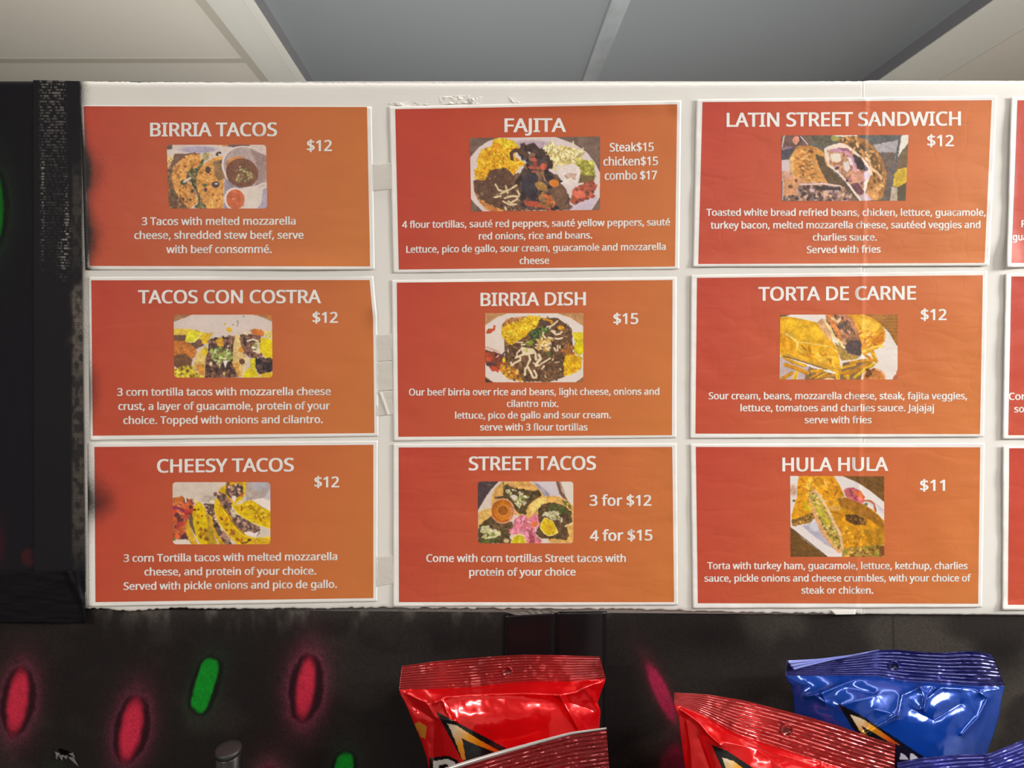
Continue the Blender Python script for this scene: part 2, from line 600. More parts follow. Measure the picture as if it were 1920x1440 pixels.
# ------------------------------------------------------------------ the white foam boards and the black board left of them
def slab(name, label, cat, xs, top, bot, mat, off, thick, col=None, spray=None, rows=24, ragged=0.0, group=None, ripple=0.0, seed=1, ends=(0.0012, 0.0012)):
    """a board standing on the partition plane: rounded front edges, waviness, its own thickness"""
    xs = np.asarray(xs, float)
    tx = np.interp(xs, [p[0] for p in top], [p[1] for p in top])
    bx = np.interp(xs, [p[0] for p in bot], [p[1] for p in bot])
    tx = tx + ragged * 0.35 * (vn(xs / 5.0, xs * 0, seed) - 0.5) * 2
    bx = bx + ragged * (vn(xs / 7.0, xs * 0, seed + 7) - 0.5) * 2 + ragged * 0.6 * (vn(xs / 2.5, xs * 0, seed + 8) - 0.5)
    # rows: (fraction of the way down, extra pixels, set back)
    prof = [(0, 0.0, thick), (0, 0.0, 0.0036), (0, 0.8, 0.0022), (0, 2.0, 0.0011), (0, 4.0, 0.0004), (0, 6.5, 0.0)]
    prof += [(k / rows, 6.5 - 9.5 * k / rows, 0.0) for k in range(1, rows)]
    prof += [(1, -3.0, 0.0), (1, -1.2, 0.0005), (1, 0.0, 0.0016), (1, 0.0, thick)]
    R, PX, PY = [], [], []
    for f, e, s in prof:
        py = tx * (1 - f) + bx * f + e
        s2 = np.full(len(xs), s)
        s2[0] = max(s, ends[0])
        s2[-1] = max(s, ends[1])
        w = ripple * (fbm(xs / 90.0, py / 90.0, seed, 2) - 0.5)
        R.append(on_wall(xs, py, off - s2 + w))
        PX.append(xs)
        PY.append(py)
    R = np.array(R)
    PX, PY = np.array(PX), np.array(PY)
    org = R[-1].mean(0)
    n = len(xs)
    rws = len(prof)
    V = R.reshape(-1, 3)
    Fl = [tuple(int(v) for v in f) for f in grid_faces(n, rws)]
    # back and the two ends
    Fl.append(tuple([(rws - 1) * n + n - 1, n - 1, 0, (rws - 1) * n]))
    Fl.append(tuple(k * n for k in range(rws)))
    Fl.append(tuple(k * n + n - 1 for k in range(rws))[::-1])
    o = mesh(name, V, Fl, None, mat, org, cols=None if col is None else col(PX, PY).reshape(-1, 3),
             spray=None if spray is None else spray(PX, PY).ravel())
    return tag(o, label, cat, group)


def board_spray(X, Y):
    n = fbm(X / 18.0, Y / 45.0, 21, 3)
    t = np.exp(-np.clip(X - 148 - 3 * n, 0, None) / 17.0) * 0.78
    t = t + 0.5 * np.exp(-np.clip(1143 - Y, 0, None) / 3.0) * (X < 330) * n
    t = t + 0.45 * np.exp(-np.clip(1150 - Y, 0, None) / 6.0) * np.exp(-((X - 1090) / 80.0) ** 2)
    return np.clip(t, 0, 1)


TOP = [(-400, 152), (0, 152.5), (150, 152.5), (240, 153.5), (262, 154.8), (300, 154), (640, 155.5), (960, 156.2), (1280, 155), (1500, 153.4), (1590, 152.2), (1624, 152.5)]
BOT = [(100, 1141), (180, 1140.5), (235, 1145), (330, 1140), (480, 1142), (720, 1139), (850, 1141), (960, 1141), (1180, 1142.5), (1300, 1145.5), (1400, 1149), (1560, 1150.5), (1607, 1151)]
xl = np.concatenate([np.arange(112, 300, 3.0), np.arange(300, 1600, 5.0), [1605, 1610, 1614, 1616, 1619.5]])
slab('foam_board', 'long white foam board carrying the left menu columns, sprayed black at its left edge', 'board',
     xl, TOP, BOT, M_BOARD, 0.0, 0.0055, spray=board_spray, rows=200, ragged=1.8, group='white foam boards of the menu', ripple=0.0006, ends=(0.0012, 0.0014))
xr = np.concatenate([[1618.8, 1622, 1625], np.arange(1630, 1930, 5.0), np.arange(1950, 2520, 20.0)])
slab('foam_board', 'shorter white foam board at the right, past the seam through the sandwich sheet', 'board',
     xr, [(1618, 152.5), (1632, 150.8), (1660, 151.3), (1920, 151.6), (2520, 150)], [(1607, 1151.5), (1920, 1153), (2520, 1157)], M_BOARD, -0.0009, 0.0046,
     spray=lambda X, Y: X * 0, rows=60, ragged=0.5, group='white foam boards of the menu', ripple=0.0003, seed=4, ends=(0.0, 0.0012))


def left_paint(X, Y):
    C = np.ones(X.shape + (3,)) * np.array(lin((20, 20, 26)))
    bulb(C, X, Y, -14, 390, 74, 20, 0, GRN * 0.55, 11, GH, 0.6)
    q = ell_q(X, Y, 53, 1045, 15, 13, 0)
    C += (np.array(lin((62, 22, 30))) - C) * (0.7 * sstep(1.3, 0.8, q) * (1 - 0.6 * sstep(0.8, 0.3, ell_q(X, Y, 60, 1042, 9, 8, 0))))[..., None]
    q = ell_q(X, Y, -12, 1020, 40, 14, 0)
    C += (np.array(lin((80, 22, 36))) - C) * (0.6 * np.exp(-np.clip(q - 0.6, 0, None) * 2.2))[..., None]
    return C


slab('black_board', 'black painted board at the far left with a green sprayed light', 'board', np.arange(-330, 112, 3.0),
     [(-330, 152.6), (112, 152.4)], [(-330, 1120), (112, 1120)], M_BLACKBOARD, 0.0004, 0.0059, col=left_paint, rows=230, ripple=0.0004, seed=9)


# ------------------------------------------------------------------ tapes
def tape(name, label, quad, off, mat, nx, ny, col=None, height=None, group=None, cat='tape'):
    """a strip of tape lying on the boards: quad of pixel corners TL, TR, BR, BL"""
    u, v = np.meshgrid(np.linspace(0, 1, nx), np.linspace(0, 1, ny))
    q = np.asarray(quad, float)
    Q = (q[0] * ((1 - u) * (1 - v))[..., None] + q[1] * (u * (1 - v))[..., None] + q[2] * (u * v)[..., None] + q[3] * ((1 - u) * v)[..., None])
    X, Y = Q[..., 0], Q[..., 1]
    hh = np.zeros(X.shape) if height is None else height(X, Y, u, v)
    P = on_wall(X, Y, off + hh)
    n = nx * ny
    Bk = on_wall(X, Y, off + hh - 0.00022)
    rim = [(j, i) for j, i in ([(0, i) for i in range(nx)] + [(j, nx - 1) for j in range(1, ny)] + [(ny - 1, i) for i in range(nx - 2, -1, -1)] + [(j, 0) for j in range(ny - 2, 0, -1)])]
    idx = np.array([j * nx + i for j, i in rim])
    nxt = np.roll(idx, -1)
    Fa = np.concatenate([grid_faces(nx, ny), grid_faces(nx, ny, True) + n, np.stack([idx, nxt, nxt + n, idx + n], 1)])
    V = np.concatenate([P.reshape(-1, 3), Bk.reshape(-1, 3)])
    org = P[-1].mean(0)
    cc = None
    if col is not None:
        c = col(X, Y, u, v).reshape(-1, 3)
        cc = np.concatenate([c, c])
    return tag(mesh(name, V, Fa, None, mat, org, cols=cc), label, cat, group)


def weave_col(X, Y, u, v):
    """paint over scrim tape: the cloth's threads show light where the paint wore off"""
    C = np.ones(X.shape + (3,)) * np.array(lin((22, 22, 27)))
    n = fbm(X / 16.0, Y / 22.0, 31, 3)
    rowd = vn(X / 3.2, np.floor(Y / 5.4) * 7.7, 32)
    bars = sstep(0.25, 0.7, np.sin(Y / 5.4 * 2 * math.pi) * 0.5 + 0.5) * sstep(0.3, 0.8, rowd)
    # upper patch, fading down; then two ladders of threads
    up = sstep(72, 77, X) * sstep(124, 119, X) * np.interp(Y, [150, 200, 270, 330, 520], [1.0, 0.75, 0.42, 0.2, 0.0])
    lad = np.exp(-((X - 80) / 2.6) ** 2) * np.interp(Y, [290, 310, 380, 470, 520], [0, 1.0, 0.7, 0.25, 0])
    w2 = np.interp(Y, [300, 400, 450, 500, 540], [2.0, 3.5, 8.0, 8.5, 8])
    lad2 = np.exp(-((X - np.interp(Y, [300, 420, 460, 540], [124, 126, 121, 119])) / w2) ** 2) * np.interp(Y, [300, 370, 440, 500, 530], [0.1, 0.8, 1.25, 0.6, 0])
    k = (up * (0.35 + 0.65 * n) + lad + lad2) * bars * 0.62
    C += (np.array(lin((168, 164, 160))) - C) * np.clip(k, 0, 0.9)[..., None]
    # fine woven border beside the sheets
    m1 = np.sin(X / 2.6 * 2 * math.pi) * 0.5 + 0.5
    m2 = np.sin(Y / 3.4 * 2 * math.pi) * 0.5 + 0.5
    band = sstep(132, 140, X) * np.interp(Y, [300, 330, 420, 520, 545, 600, 760, 1000, 1060], [0, 0.35, 0.45, 0.1, 0.9, 1.1, 0.8, 0.6, 0.1])
    band = band + sstep(120, 150, X + 18 * (n - 0.5)) * np.interp(Y, [530, 560, 640, 700], [0, 0.5, 0.3, 0])
    k = band * np.clip(m1 * m2 * 1.6, 0, 1) * (0.25 + 0.75 * sstep(0.35, 0.65, fbm(X / 9.0, Y / 12.0, 37, 2)))
    C += (np.array(lin((150, 140, 128))) - C) * np.clip(k * 0.75, 0, 0.85)[..., None]
    return C


tape('cloth_tape_strip', 'upright strip of black painted cloth tape with worn light threads, left of the sheets', [(62, 150), (149.5, 152), (160.5, 1110), (64, 1110)],
     0.0012, M_CLOTH, 96, 640, weave_col, lambda X, Y, u, v: 0.00012 * (vn(X / 3.0, Y / 5.4, 3) - 0.5) * (u > 0.1) * (u < 0.7) * (Y < 540) + 0.0002 * np.sin(Y / 40), 'tape on the boards')


def fold_h(X, Y, u, v):
    return 0.0008 + 0.0022 * np.exp(-((X - 128 - (Y - 1075) * 0.45) / 7.0) ** 2) * sstep(1170, 1090, Y) + 0.0014 * np.exp(-((X - 142 - (Y - 1075) * 0.2) / 4.0) ** 2) \
        + 0.0008 * (fbm(X / 40.0, Y / 9.0, 12, 2) - 0.5)


tape('cloth_tape_strip', 'level strip of plain black tape with folds, at the lower left corner of the sheets', [(-330, 1074), (158, 1070), (161, 1168), (-330, 1164)],
     0.0012, M_CLOTH, 200, 60, lambda X, Y, u, v: np.ones(X.shape + (3,)) * np.array(lin((9, 9, 14))), fold_h, 'tape on the boards')
tape('black_tape_strip', 'glossy black tape strip running down behind the red bag, the left one of two', [(945, 1153), (1039, 1147), (1039, 1480), (945, 1480)],
     -0.0052, M_BLACKTAPE, 12, 60, None, lambda X, Y, u, v: 0.0009 * (fbm(X / 25.0, Y / 120.0, 2, 2) - 0.4) * (u > 0.1), 'glossy black tape on the wall')
tape('black_tape_strip', 'glossy black tape strip running down behind the red bag, the right one of two', [(1042, 1147), (1137, 1146), (1137, 1480), (1042, 1480)],
     -0.0052, M_BLACKTAPE, 12, 60, None, lambda X, Y, u, v: 0.0009 * (fbm(X / 25.0, Y / 120.0, 5, 2) - 0.4) * (u > 0.1), 'glossy black tape on the wall')
# grey crumpled end of the tape
tape('tape_scrap', 'crumpled grey scrap of tape under the edge of the white board', [(925, 1141), (1060, 1143), (1040, 1150), (968, 1154)], -0.0045,
     plain('scrap_grey', lin((112, 106, 100)), 0.6), 40, 10, None, lambda X, Y, u, v: 0.003 * (fbm(X / 7.0, Y / 4.0, 8, 3) - 0.3))

m, nt, bs = new_mat('clear_tape')
bs.inputs['Base Color'].default_value = (0.80, 0.775, 0.73, 1)
bs.inputs['Roughness'].default_value = 0.28
bs.inputs['Alpha'].default_value = 0.45
M_CLEAR = m
for q, lab in (([(698, 308), (736, 305), (737, 354), (699, 358)], 'clear tape bridging the gap right of the topmost taco sheet'),
               ([(706, 627.5), (735, 626), (735, 676), (706, 678)], 'clear tape in the middle of the gap left of the birria dish sheet'),
               ([(706, 679), (735, 678), (736, 731), (707, 733.5)], 'plain clear tape in the same gap, between two other pieces'),
               ([(706, 735), (737, 733), (737, 777), (706, 780)], 'wrinkled clear tape low in the gap left of the birria dish sheet'),
               ([(705, 1044), (738, 1041), (738, 1094), (705, 1100)], 'clear tape bridging the gap left of the street tacos sheet')):
    tape('clear_tape_strip', lab, q, 0.0011, M_CLEAR, 24, 24, None,
         lambda X, Y, u, v: 0.0004 * (fbm(X / 14.0, Y / 9.0, int(q[0][1]), 2)) + (0.0012 * np.exp(-((X - 712 - (Y - 735) * 0.35) / 3.0) ** 2) if 'wrinkled' in lab else 0), 'clear tape between the sheets')

# torn off paper skin and a staple above the fajita sheet, a white scrap at the lower edge
M_SCRAP = plain('torn_white', (0.80, 0.78, 0.75), 0.7)
for k, (q, lab) in enumerate((([(727, 194), (765, 190), (808, 196), (760, 200)], 'flaky torn patch of board skin over the top left corner of the fajita sheet'),
                              ([(822, 181), (880, 178), (878, 194), (826, 196)], 'pale scuffed patch of board skin left of the staple'),
                              ([(884, 184), (906, 180), (900, 196), (886, 197)], 'small torn flake of board skin right of the staple'),
                              ([(952, 181), (966, 184), (983, 197), (970, 199)], 'curled torn flake of board skin, the one farthest right above the fajita sheet'))):
    tape('torn_flake', lab, q, 0.0004, M_SCRAP, 44, 22, None,
         lambda X, Y, u, v: 0.0011 * sstep(0.50, 0.75, fbm(X / 6.0, Y / 3.5, 40 + k, 3)) - 0.0004, 'torn flakes above the fajita sheet', 'paper scrap')
p = on_wall(np.array(882.), np.array(190.), 0.0008)
sv = []
for i, t in enumerate(np.linspace(0, 2 * math.pi, 7)[:-1]):
    for yy in (183.5, 195.5):
        sv.append(on_wall(np.array(882 + 0.9 * math.cos(t)), np.array(yy), 0.0008 + 0.0005 * math.sin(t)))
tag(mesh('staple', sv, [(2 * i, 2 * i + 1, (2 * i + 3) % 12, (2 * i + 2) % 12) for i in range(6)] + [(0, 2, 4, 6, 8, 10), (11, 9, 7, 5, 3, 1)], None, M_STEEL, p),
    'small upright steel staple in the white board above the fajita sheet', 'staple')
tape('paper_scrap', 'small white paper tab hanging over the lower edge of the white board', [(1556, 1144), (1605, 1143), (1604, 1152), (1566, 1152.5)], 0.0009, M_SCRAP, 12, 6, None,
     lambda X, Y, u, v: 0.0006 * (1 - u), None, 'paper scrap')


# ------------------------------------------------------------------ lettering: glyph outlines in thousandths of an em
GLYPHS = {}
for row in """$459;193,-57 264,-57 264,34 325,48 379,78 413,121 424,176 419,216 404,248 380,273 347,293 306,310 264,324 264,467 284,464 315,458 344,450 380,437 408,515 368,530 334,539 296,546 264,548 264,619 193,619 193,547 157,542 118,528 85,508 60,480 45,447 40,407 44,370 57,337 80,310 111,288 151,269 193,256 193,112 163,114 122,121 84,131 40,149 40,59 77,45 115,37 158,32 193,30;264,117 292,123 317,135 330,151 335,172 333,187 328,200 319,210 305,219 282,228 264,233;193,465 179,463 160,457 146,449 136,439 131,427 129,413 130,396 135,382 144,371 157,361 178,352 193,348
,215;154,103 65,103 53,33 39,-36 20,-113 92,-113 120,-46 133,-13 145,20 155,52 165,86
.215;52,15 65,-6 84,-18 107,-21 129,-18 149,-6 163,15 167,43 163,72 149,93 129,104 107,107 85,104 65,93 52,72 48,43
0459;424,375 408,449 381,509 342,554 291,582 229,591 164,582 112,554 74,509 49,449 34,375 29,287 34,200 50,126 77,65 116,19 167,-9 228,-18 278,-13 321,3 356,29 384,65 405,109 419,161 427,220 429,287;120,287 123,216 131,159 146,115 166,86 193,68 229,62 264,68 291,85 311,115 326,158 335,216 338,287 335,358 326,415 311,458 291,488 264,505 229,511 193,505 166,488 146,458 131,415 123,358
1459;295,583 223,583 57,454 107,391 176,447 202,470 210,479 207,470 206,440 206,400 206,-10 295,-10
2459;427,74 138,74 138,63 254,178 296,220 332,260 362,300 384,340 399,383 404,428 398,475 381,515 354,547 317,571 272,586 221,591 184,588 150,581 118,571 89,556 63,540 31,515 81,452 120,480 151,497 183,507 220,510 258,505 287,488 305,462 311,424 308,389 297,357 279,326 254,294 221,258 181,217 28,63 28,-10 427,-10
3459;394,499 359,548 322,572 275,586 218,591 162,586 112,572 69,552 25,524 72,460 101,478 122,489 143,499 166,505 191,510 219,511 259,506 289,491 307,467 313,434 309,407 298,383 280,363 255,348 221,339 179,336 113,336 113,255 179,255 224,253 263,245 292,233 313,216 325,194 329,165 321,121 298,89 257,69 194,61 156,64 116,71 77,83 26,104 26,17 69,-1 108,-11 149,-16 193,-18 264,-12 322,4 367,32 398,69 417,113 423,163 414,218 387,262 341,293 287,306 287,294 314,302 345,318 371,340 390,368 402,401 405,439
4459;453,203 369,203 369,586 281,586 7,193 7,120 281,120 281,-10 369,-10 369,120 453,120;281,374 282,412 283,445 284,474 285,490 298,490 294,480 285,463 275,446 266,432 105,203 281,203
5459;193,360 168,358 143,354 155,498 383,498 383,583 77,583 54,297 97,269 122,274 147,278 174,281 197,282 259,275 300,254 323,221 331,175 327,140 315,112 296,90 270,75 238,65 200,62 162,65 123,72 86,83 41,106 41,17 77,0 114,-10 155,-16 199,-18 263,-12 318,6 363,35 396,75 416,125 423,183 417,235 398,279 367,314 327,340 277,356 221,361
6459;38,183 49,130 68,84 93,47 124,18 159,-2 197,-14 239,-18 294,-12 341,6 379,37 408,77 425,127 431,184 426,238 409,283 382,320 347,347 304,363 255,368 221,366 191,359 166,348 144,333 126,316 114,301 126,301 129,336 136,378 148,416 166,448 189,475 220,495 259,508 308,513 326,512 343,511 359,508 387,500 387,581 364,587 344,589 306,591 245,586 192,571 149,548 114,516 86,479 65,437 51,392 41,344 36,295 34,244;238,61 280,69 312,91 334,128 341,184 335,230 316,264 285,286 240,293 208,289 180,279 157,262 140,242 129,220 126,198 127,173 133,149 142,126 154,105 171,87 190,73 212,64
7459;193,-10 429,516 429,583 25,583 25,498 328,498 93,-10
8459;180,586 137,574 101,553 72,524 54,488 48,444 51,409 62,378 79,351 100,328 125,308 138,300 123,292 93,272 67,248 47,219 34,185 29,146 35,98 53,57 82,25 122,1 172,-13 231,-18 286,-13 334,2 374,27 404,60 423,101 429,148 424,187 410,221 389,249 361,273 330,294 312,303 325,311 352,330 376,353 394,378 406,409 410,444 404,488 386,525 358,554 321,574 278,587 229,591;118,146 125,111 145,83 179,65 229,58 278,65 312,83 333,112 340,148 336,171 326,191 310,210 288,227 259,242 226,256 217,259 189,246 163,229 143,212 130,192 121,171;228,514 190,509 162,494 143,472 137,441 140,417 149,397 164,380 184,366 209,352 232,341 254,352 276,365 295,380 309,397 317,417 320,441 314,472 296,494 267,509
9459;423,389 412,442 393,487 369,525 338,553 303,574 264,587 223,591 169,585 122,566 83,536 54,495 36,446 30,387 35,334 52,289 78,252 113,226 156,209 204,204 239,206 269,213 295,225 317,239 335,256 346,271 335,271 332,237 325,194 313,157 295,124 271,98 241,77 202,64 152,60 135,60 117,62 100,66 72,73 72,-8 96,-13 116,-16 136,-18 154,-18 216,-13 268,1 312,25 347,56 375,93 396,135 411,181 420,229 425,278 427,328;223,511 182,504 149,481 127,444 120,388 126,342 144,308 175,287 220,280 253,283 282,294 304,310 322,330 332,352 336,375 334,399 328,423 319,447 307,468 291,486 272,500 249,508
A512;526,-10 296,585 217,585 -15,-10 80,-10 148,167 361,167 430,-10;273,411 265,435 254,470 255,485 256,465 247,435 240,411 180,251 332,251
B521;68,583 68,-10 279,-10 338,-5 389,10 431,34 462,69 482,112 488,163 484,206 470,241 448,268 420,288 390,298 378,302 389,306 415,319 439,341 455,367 465,397 469,431 462,481 442,521 409,550 338,575 242,583;255,339 315,344 350,360 368,386 374,422 367,458 345,482 306,496 244,501 160,501 160,339;160,259 160,71 265,71 327,78 364,98 384,129 391,169 388,194 379,216 364,233 340,247 306,256 259,259
C507;359,505 392,498 422,488 458,473 495,552 451,571 411,582 368,588 324,591 259,585 202,569 153,542 112,506 80,461 57,409 44,351 39,287 46,201 69,127 107,65 161,19 229,-9 312,-18 357,-17 395,-12 430,-5 470,8 470,91 425,79 392,72 358,67 323,65 265,72 218,92 182,124 156,168 140,222 135,286 138,336 148,380 164,418 186,449 212,474 245,492 282,503 323,507
D585;538,379 511,451 467,508 409,549 337,574 255,583 68,583 68,-10 238,-10 327,-2 403,24 464,66 510,126 537,201 547,292;450,290 444,357 426,410 397,450 357,478 306,495 243,501 160,501 160,72 227,72 297,78 352,96 395,126 425,168 444,222
E446;408,73 160,73 160,258 393,258 393,340 160,340 160,499 408,499 408,583 68,583 68,-10 408,-10
F416;160,233 393,233 393,316 160,316 160,499 408,499 408,583 68,583 68,-10 160,-10
H594;526,583 433,583 433,340 160,340 160,583 68,583 68,-10 160,-10 160,257 433,257 433,-10 526,-10
I272;249,50 182,65 182,507 249,523 249,583 22,583 22,523 89,507 89,65 22,50 22,-10 249,-10
J219;41,-158 80,-144 112,-120 136,-87 151,-44 156,8 156,583 64,583 64,4 61,-27 54,-48 43,-63 29,-72 13,-77 -5,-79 -20,-78 -34,-77 -73,-69 -73,-149 -53,-156 -39,-159 -22,-162 -3,-162
L420;410,-10 410,74 160,74 160,583 68,583 68,-10
N609;542,583 454,583 454,249 456,193 458,137 459,109 472,109 167,583 68,583 68,-10 154,-10 154,320 153,378 151,432 149,466 136,466 442,-10 542,-10
O626;580,372 556,447 518,508 464,554 396,582 314,591 230,582 160,553 106,507 69,446 46,372 39,288 43,223 55,164 76,111 106,67 145,31 193,4 249,-13 314,-18 376,-13 432,4 479,30 518,66 548,111 570,163 583,222 587,287;135,287 140,222 155,167 179,123 213,91 258,71 314,65 370,71 414,91 448,123 472,167 486,222 491,287 486,352 472,407 448,451 424,476 394,493 358,504 315,508 258,501 213,482 179,450 154,407 140,352
P485;68,583 68,-10 160,-10 160,213 216,213 276,217 327,228 369,247 401,271 426,300 442,333 451,368 454,404 448,456 430,500 399,536 356,562 299,578 230,583;222,501 160,501 160,295 207,295 256,298 295,306 324,320 344,339 356,366 360,401 351,445 328,475 286,494
R499;68,583 68,-10 160,-10 160,227 258,227 397,-10 505,-10 344,252 362,260 390,277 416,300 436,329 450,366 454,410 448,462 430,506 400,540 357,564 302,578 236,583;231,500 160,500 160,308 235,308 293,314 331,333 352,363 360,407 356,438 346,461 330,478 306,490 273,497
S440;408,197 393,233 369,263 337,287 297,308 250,328 209,344 178,360 156,375 142,391 134,410 131,434 134,454 142,472 155,486 173,498 198,505 229,507 265,505 300,499 332,489 372,474 402,554 358,571 320,582 277,588 231,591 178,586 132,572 93,550 63,519 44,480 38,435 41,401 48,372 60,346 78,323 100,303 126,285 157,270 192,255 238,237 272,221 295,205 310,189 318,170 320,147 317,123 308,104 292,87 269,75 239,67 201,65 157,67 115,75 76,85 31,103 31,13 57,2 81,-5 107,-11 136,-15 166,-17 198,-18 258,-13 311,2 354,27 386,60 406,103 413,153
T446;269,499 447,499 447,583 -2,583 -2,499 177,499 177,-10 269,-10
U586;523,583 432,583 432,203 428,163 418,130 400,103 374,82 339,69 295,65 232,74 189,100 163,143 154,202 154,583 62,583 62,203 69,142 88,88 121,43 166,9 223,-11 290,-18 362,-11 421,11 466,45 498,90 517,143 523,202
W746;652,583 562,226 550,177 540,130 544,96 548,119 541,153 533,190 522,227 415,583 325,583 222,230 212,193 204,157 197,121 201,95 206,120 200,153 193,189 184,225 93,583 -3,583 153,-10 242,-10 352,370 362,407 371,441 377,469 370,478 364,469 370,441 379,407 389,373 503,-10 591,-10 748,583
Y454;85,583 -17,583 181,216 181,-10 273,-10 273,220 471,583 370,583 227,313
a450;189,444 148,436 111,424 71,405 100,334 137,350 166,360 196,368 227,370 261,365 286,352 300,327 306,284 306,269 242,267 149,255 82,227 51,198 33,162 27,120 32,77 46,42 69,15 99,-4 134,-14 172,-18 207,-16 237,-10 262,0 285,14 305,33 321,51 312,51 326,-10 395,-10 395,293 385,361 354,410 302,438 231,447;253,198 186,190 147,174 127,150 120,119 125,92 138,74 160,63 188,59 235,66 272,87 297,121 305,172 305,200
b493;149,619 58,619 58,-10 126,-10 141,45 134,45 154,23 185,2 224,-13 272,-18 324,-12 370,8 408,41 436,87 453,145 459,215 454,284 437,342 408,388 370,421 324,441 272,447 224,442 184,427 154,405 134,383 146,383 148,410 149,461;260,368 221,364 193,353 173,333 160,305 151,266 149,217 149,215 155,146 173,98 193,78 222,65 261,61 294,65 319,78 339,99 359,147 366,216 359,284 339,332 319,352 293,364
c385;276,-16 306,-12 332,-4 361,9 361,93 324,78 300,70 272,65 240,63 205,67 177,80 156,100 140,130 130,167 127,213 130,261 140,299 156,329 178,349 207,362 244,366 266,365 290,360 313,354 343,343 371,420 340,433 311,441 279,446 245,448 189,442 138,424 95,392 62,346 41,287 34,213 41,141 60,83 92,38 134,6 184,-12 240,-18
d493;254,-16 283,-9 308,2 329,17 348,33 359,48 349,48 360,-10 435,-10 435,619 344,619 344,438 346,405 348,384 359,384 347,398 329,415 308,428 283,439 254,446 221,448 169,441 123,421 85,388 56,342 40,284 34,214 40,145 56,87 85,41 122,8 168,-12 220,-18;232,61 286,69 320,94 339,137 345,201 345,213 339,282 320,331 300,352 271,365 231,369 199,365 174,351 154,329 134,279 127,213 134,147 154,99 174,78 199,65
e452;178,441 129,419 89,384 59,337 40,279 34,212 41,144 61,86 94,41 138,8 191,-12 251,-18 293,-16 329,-11 363,-2 402,13 402,96 356,79 325,70 292,64 255,62 201,71 162,97 137,140 129,191 421,191 421,244 416,301 399,350 372,392 334,422 288,442 234,448;234,370 192,363 161,341 140,305 131,267 327,267 325,290 317,318 304,340 287,356 263,366
f276;276,440 168,440 168,457 172,499 183,526 201,540 228,546 244,545 260,542 298,532 323,606 296,614 276,619 252,622 227,623 184,619 147,606 117,584 95,551 82,509 77,458 77,440 2,415 2,365 77,365 77,-10 168,-10 168,365 276,365
g493;167,441 121,419 83,384 56,336 39,280 34,214 39,147 56,91 83,44 121,10 167,-11 221,-18 265,-14 303,-1 336,21 359,47 347,47 346,32 345,4 345,-12 338,-60 316,-94 282,-116 236,-124 192,-122 151,-115 114,-105 68,-85 68,-172 108,-187 145,-196 187,-201 233,-202 295,-197 345,-181 385,-153 413,-114 430,-65 435,-8 435,440 360,440 351,383 360,383 335,409 301,431 263,444 220,448;230,368 200,364 175,351 155,330 140,300 130,261 127,213 134,146 155,98 187,69 232,60 261,62 284,68 303,77 319,91 331,110 339,133 344,163 346,198 346,214 343,266 333,305 318,334 296,353 267,364
h496;149,619 58,619 58,-10 149,-10 149,222 152,267 160,304 174,332 195,352 224,364 264,368 304,363 330,346 345,317 351,274 351,-10 441,-10 441,280 436,332 422,374 398,407 365,430 323,443 274,447 245,445 218,439 192,429 168,416 148,398 135,380 146,380 148,399 149,430
i207;58,440 58,-10 149,-10 149,440;84,598 67,588 56,570 52,546 56,523 67,505 84,494 104,491 123,495 140,505 152,523 155,546 152,570 140,588 123,598 104,601
j207;58,-198 92,-186 117,-165 135,-137 145,-103 149,-65 149,440 58,440 58,-66 54,-96 44,-112 29,-121 8,-124 -5,-123 -17,-122 -54,-113 -54,-190 -34,-196 -19,-200 -2,-202 18,-202;56,523 67,505 84,494 104,491 123,495 140,505 152,523 155,546 152,570 140,588 123,598 104,601 84,598 67,588 56,570 52,546
k428;148,619 58,619 58,-10 148,-10 148,153 185,186 331,-10 441,-10 248,245 430,439 322,440 182,291 164,271 145,246 133,231 145,231 147,257 148,291
l207;149,619 58,619 58,-10 149,-10
m750;497,443 456,429 420,405 397,376 403,376 386,405 354,429 314,443 266,448 240,446 214,440 189,430 167,417 147,399 134,381 144,381 133,440 58,440 58,-10 149,-10 149,223 151,268 159,305 172,333 191,352 217,364 253,368 279,366 298,359 312,347 323,329 329,306 332,276 332,-10 421,-10 421,237 428,295 446,336 478,360 528,368 563,363 586,346 600,318 605,276 605,-10 695,-10 695,280 686,355 656,408 607,438 540,448
n496;247,446 219,440 193,431 169,417 148,399 135,381 144,381 133,440 58,440 58,-10 149,-10 149,222 155,287 174,333 195,352 224,364 264,368 304,363 330,346 345,317 351,274 351,-10 441,-10 441,280 436,332 422,375 398,408 346,438 275,448
o485;445,284 426,341 394,387 352,420 301,441 244,448 184,441 132,421 90,387 59,341 40,284 34,216 38,164 49,117 68,77 93,44 123,17 159,-2 199,-14 241,-18 287,-14 328,-3 365,17 395,44 419,77 437,117 448,164 452,216;127,216 130,170 140,131 155,101 177,79 206,65 243,61 280,65 309,79 331,101 346,131 356,170 359,216 356,262 346,299 330,329 308,351 279,364 242,368 205,364 176,351 155,330 134,281
p493;239,446 210,439 185,427 163,413 145,396 134,381 144,381 134,440 58,440 58,-202 149,-202 149,-16 147,21 145,45 134,45 146,31 164,16 185,2 210,-9 239,-16 272,-18 325,-11 371,9 408,42 436,89 453,147 459,216 454,286 437,344 408,389 370,422 325,441 273,448;260,368 223,365 195,353 175,335 161,309 152,274 149,229 149,216 151,168 160,129 173,99 194,78 223,65 261,61 294,66 320,80 340,103 354,134 363,173 366,216 359,280 339,329 319,351 293,364
r331;238,445 210,435 185,421 163,402 144,380 132,361 143,361 135,440 58,440 58,-10 149,-10 149,229 151,259 158,285 169,308 184,327 201,343 221,354 242,361 264,364 275,363 286,362 319,356 330,441 309,445 296,447 268,448
